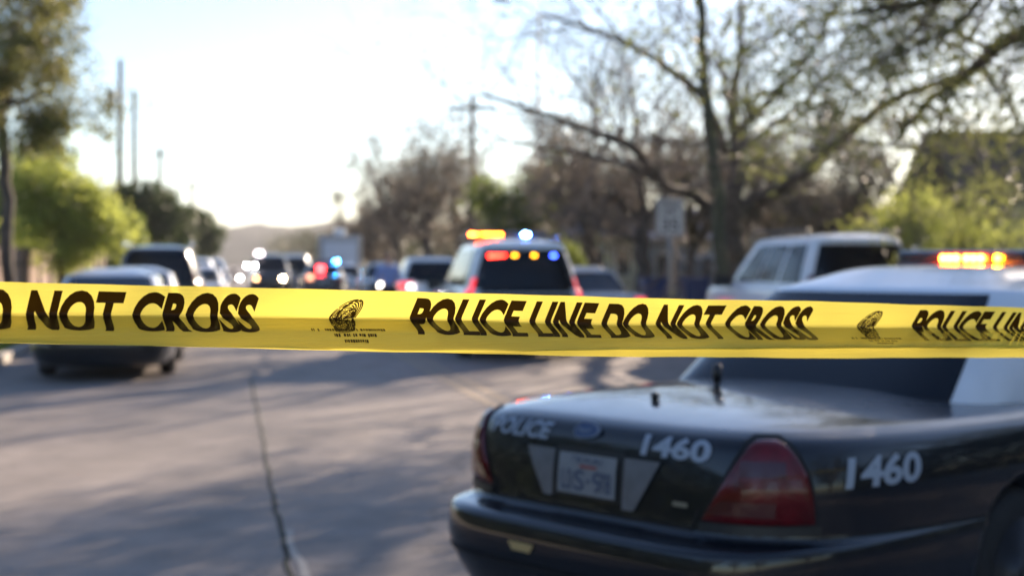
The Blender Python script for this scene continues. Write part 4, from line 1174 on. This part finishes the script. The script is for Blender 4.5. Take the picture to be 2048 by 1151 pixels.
def tape_pt(s, wv, off=0.0):
    """s metres along the tape, wv 0..4 across the fold lines"""
    sc_ = max(TSA, min(TSB, s)); px0 = px_of_s(sc_); Zc = (T0 + tdir * sc_)[1]
    k = min(int(wv), 3); f = wv - k
    def node(i):
        nm = ORDER[max(0, min(4, i))]; d = DISP[nm]
        d += .0012 * math.sin(s * 9 + phT[i % 5]) + .0006 * math.sin(s * 31 + phT[(i + 2) % 5])
        q = T0 + tdir * s + perp * d
        y = np.interp(px0, KX, ROWS[nm]) + .5 * math.sin(s * 13 + i * 2.1) + .35 * math.sin(s * 41 + i)
        return np.array([q[0], q[1], CH - (y - HY) * (Zc - perp_back * d) / FPX])
    A, B_ = node(k), node(k + 1)
    # rounded folds: blend near the nodes
    p = A * (1 - f) + B_ * f
    rr = .16
    if f < rr and 0 < k < 3:
        C = node(k - 1); pa = A * (1 - rr) + B_ * rr; pb = A * (1 - rr) + C * rr
        t = .5 + f / rr * .5; p = (1 - t) ** 2 * pb + 2 * t * (1 - t) * A + t * t * pa
    elif f > 1 - rr and k < 2:
        C = node(k + 2); pa = B_ * (1 - rr) + A * rr; pb = B_ * (1 - rr) + C * rr
        t = (f - (1 - rr)) / rr * .5; p = (1 - t) ** 2 * pa + 2 * t * (1 - t) * B_ + t * t * pb
    if off:
        p = p + np.array([perp[0], perp[1], .35]) / math.sqrt(1.12) * off
    return p
def tape_material():
    m, t, p = newmat('tape_yellow')
    p.inputs['Base Color'].default_value = (.88, .73, .14, 1)
    p.inputs['Roughness'].default_value = .32; p.inputs['Specular IOR Level'].default_value = .5
    tr = t.nodes.new('ShaderNodeBsdfTranslucent'); tr.inputs[0].default_value = (.97, .80, .13, 1)
    tp = t.nodes.new('ShaderNodeBsdfTransparent'); tp.inputs[0].default_value = (1, .86, .12, 1)
    m1 = t.nodes.new('ShaderNodeMixShader'); m1.inputs[0].default_value = .62
    m2 = t.nodes.new('ShaderNodeMixShader'); m2.inputs[0].default_value = .15
    t.links.new(p.outputs[0], m1.inputs[1]); t.links.new(tr.outputs[0], m1.inputs[2])
    t.links.new(m1.outputs[0], m2.inputs[1]); t.links.new(tp.outputs[0], m2.inputs[2])
    t.links.new(m2.outputs[0], t.nodes['Material Output'].inputs[0])
    # fine stretch lines along the tape
    tc = t.nodes.new('ShaderNodeTexCoord'); mp = t.nodes.new('ShaderNodeMapping'); n = t.nodes.new('ShaderNodeTexNoise')
    mp.inputs['Scale'].default_value = (1.2, 1.2, 160); n.inputs['Scale'].default_value = 2.0; n.inputs['Detail'].default_value = 5
    t.links.new(tc.outputs['Object'], mp.inputs[0]); t.links.new(mp.outputs[0], n.inputs['Vector'])
    b = t.nodes.new('ShaderNodeBump'); b.inputs['Strength'].default_value = .5; b.inputs['Distance'].default_value = .005
    t.links.new(n.outputs['Fac'], b.inputs['Height']); t.links.new(b.outputs[0], p.inputs['Normal']); t.links.new(b.outputs[0], tr.inputs['Normal'])
    return m
tape_m = tape_material()
def ink_material():
    m, t, p = newmat('tape_ink')
    p.inputs['Base Color'].default_value = (.010, .008, .007, 1); p.inputs['Roughness'].default_value = .35; p.inputs['Specular IOR Level'].default_value = .2
    tr = t.nodes.new('ShaderNodeBsdfTranslucent'); tr.inputs[0].default_value = (.05, .028, .006, 1)
    mx = t.nodes.new('ShaderNodeMixShader'); mx.inputs[0].default_value = .4
    t.links.new(p.outputs[0], mx.inputs[1]); t.links.new(tr.outputs[0], mx.inputs[2]); t.links.new(mx.outputs[0], t.nodes['Material Output'].inputs[0])
    return m
ink_m = ink_material()
TS0, TS1 = TSA - 1.9, TSB + 2.4
tape = thing('police_tape', 'yellow plastic barrier tape printed in black, stretched across the whole foreground', 'barrier tape', (0, 0, 0))
V, F = [], []
wvals = []
for k in range(4):
    n = 14
    wvals += [k + j / n for j in range(n)]
wvals.append(4)
NS = 560
for i in range(NS + 1):
    s = TS0 + (TS1 - TS0) * i / NS
    for wv in wvals: V.append(tape_pt(s, wv))
nw = len(wvals)
for i in range(NS):
    for j in range(nw - 1): F.append((i * nw + j, i * nw + j + 1, (i + 1) * nw + j + 1, (i + 1) * nw + j))
mesh_obj('band', V, F, tape_m, tape)
# lettering: real proportions along the strip, so the folds distort it as they do the print
PERIOD = s_of_px(1812) - s_of_px(806)
SP0, SP1 = s_of_px(812), s_of_px(1612)
def band_w(v):        # 0 bottom of letters .. 1 top, across the folds
    return float(np.interp(v, [0, .22, .5, 1], [2.16, 2.0, 1.0, .215]))
TV, TF, tasp = text_geo('POLICE LINE DO NOT CROSS', 1, .20, .05, .05, 1.04)
# wide letter spacing is kept; the print leans
for r in (-3, -2, -1, 0, 1, 2, 3):
    P = []; keep = []
    for u, v, _ in TV:
        s = SP0 + r * PERIOD + (SP1 - SP0) * u
        P.append(tape_pt(s, band_w(v), .0009))
    ok = [TS0 < SP0 + r * PERIOD + (SP1 - SP0) * u < TS1 for u, _, _ in TV]
    FF = [f for f in TF if all(ok[i] for i in f)]
    used = sorted({i for f in FF for i in f}); mp = {a: b for b, a in enumerate(used)}
    if FF: mesh_obj('lettering', [P[i] for i in used], [[mp[i] for i in f] for f in FF], ink_m, tape)

# fingerprint emblem: nested broken ridges, a gap band across, and lines of small print
def emblem(sc_):
    V, F = [], []
    rng = random.Random(8)
    Wd, Hh = .022, .048            # half sizes in metres along / fraction across
    def pt(u, v):                  # u,v in -1..1
        s = sc_ + (u * Wd) + v * .017
        return tape_pt(s, band_w(.50 + .46 * v), .0009)
    def stroke(path, wd):
        base = len(V)
        for i, (u, v) in enumerate(path):
            a = path[max(0, i - 1)]; b = path[min(len(path) - 1, i + 1)]
            dx, dy = b[0] - a[0], b[1] - a[1]; L = math.hypot(dx, dy) or 1
            nx_, ny_ = -dy / L * wd, dx / L * wd * .7
            V.append(pt(u - nx_, v - ny_)); V.append(pt(u + nx_, v + ny_))
        for i in range(len(path) - 1): F.append((base + 2 * i, base + 2 * i + 1, base + 2 * i + 3, base + 2 * i + 2))
    for ring in range(1, 13):
        rr = ring / 12.5
        t = 0
        while t < 2 * math.pi:
            ln = rng.uniform(.5, 1.6); path = []
            for k in range(9):
                q = t + ln * k / 8
                if q > 2 * math.pi: break
                wob = 1 + .05 * math.sin(q * 3 + ring)
                u, v = math.cos(q) * rr * wob * (.95 if math.sin(q) > 0 else .75 + .2 * rr), math.sin(q) * rr * wob - .05 * (1 - rr)
                path.append((u, v))
            if len(path) > 2: stroke(path, .042)
            t += ln + rng.uniform(.05, .16)
    o = mesh_obj('fingerprint_emblem', V, F, ink_m, tape)
    # small print lines: runs of tiny marks
    V2, F2 = [], []
    for row, (a0, a1, hgt) in enumerate(((-.058, .055, .30), (-.030, .040, .34), (-.012, .022, .26))):
        s = a0
        wv0 = 1.88 + row * .30
        while s < a1:
            wd = rng.uniform(.0016, .0034)
            if rng.random() < .85:
                b = len(V2); e = sc_ - .004 + s; h = .17 * rng.uniform(.7, 1)
                for (ss, ww) in ((e, wv0), (e + wd, wv0), (e + wd, wv0 + h), (e, wv0 + h)): V2.append(tape_pt(ss, min(ww, 2.95), .0009))
                F2.append((b, b + 1, b + 2, b + 3))
            s += wd + rng.uniform(.0005, .0014)
    mesh_obj('small_print', V2, F2, ink_m, tape)
for r in (-2, -1, 0, 1, 2, 3): emblem(s_of_px(684) + r * PERIOD)

# ------------------------------------------------------------------ haze
def haze():
    m = bpy.data.materials.new('haze'); m.use_nodes = True; t = m.node_tree
    for n in list(t.nodes): t.nodes.remove(n)
    out = t.nodes.new('ShaderNodeOutputMaterial'); v = t.nodes.new('ShaderNodeVolumePrincipled')
    v.inputs['Color'].default_value = (.9, .93, 1, 1); v.inputs['Density'].default_value = HAZE
    v.inputs['Anisotropy'].default_value = .3
    t.links.new(v.outputs[0], out.inputs['Volume'])
    mb = MB(); mb.box(-1850, 1850, -70, 2450, -1.1, 60)
    o = mb.build('haze', m); tag(o, kind='stuff')
HAZE = 0.0002
if HAZE: haze()
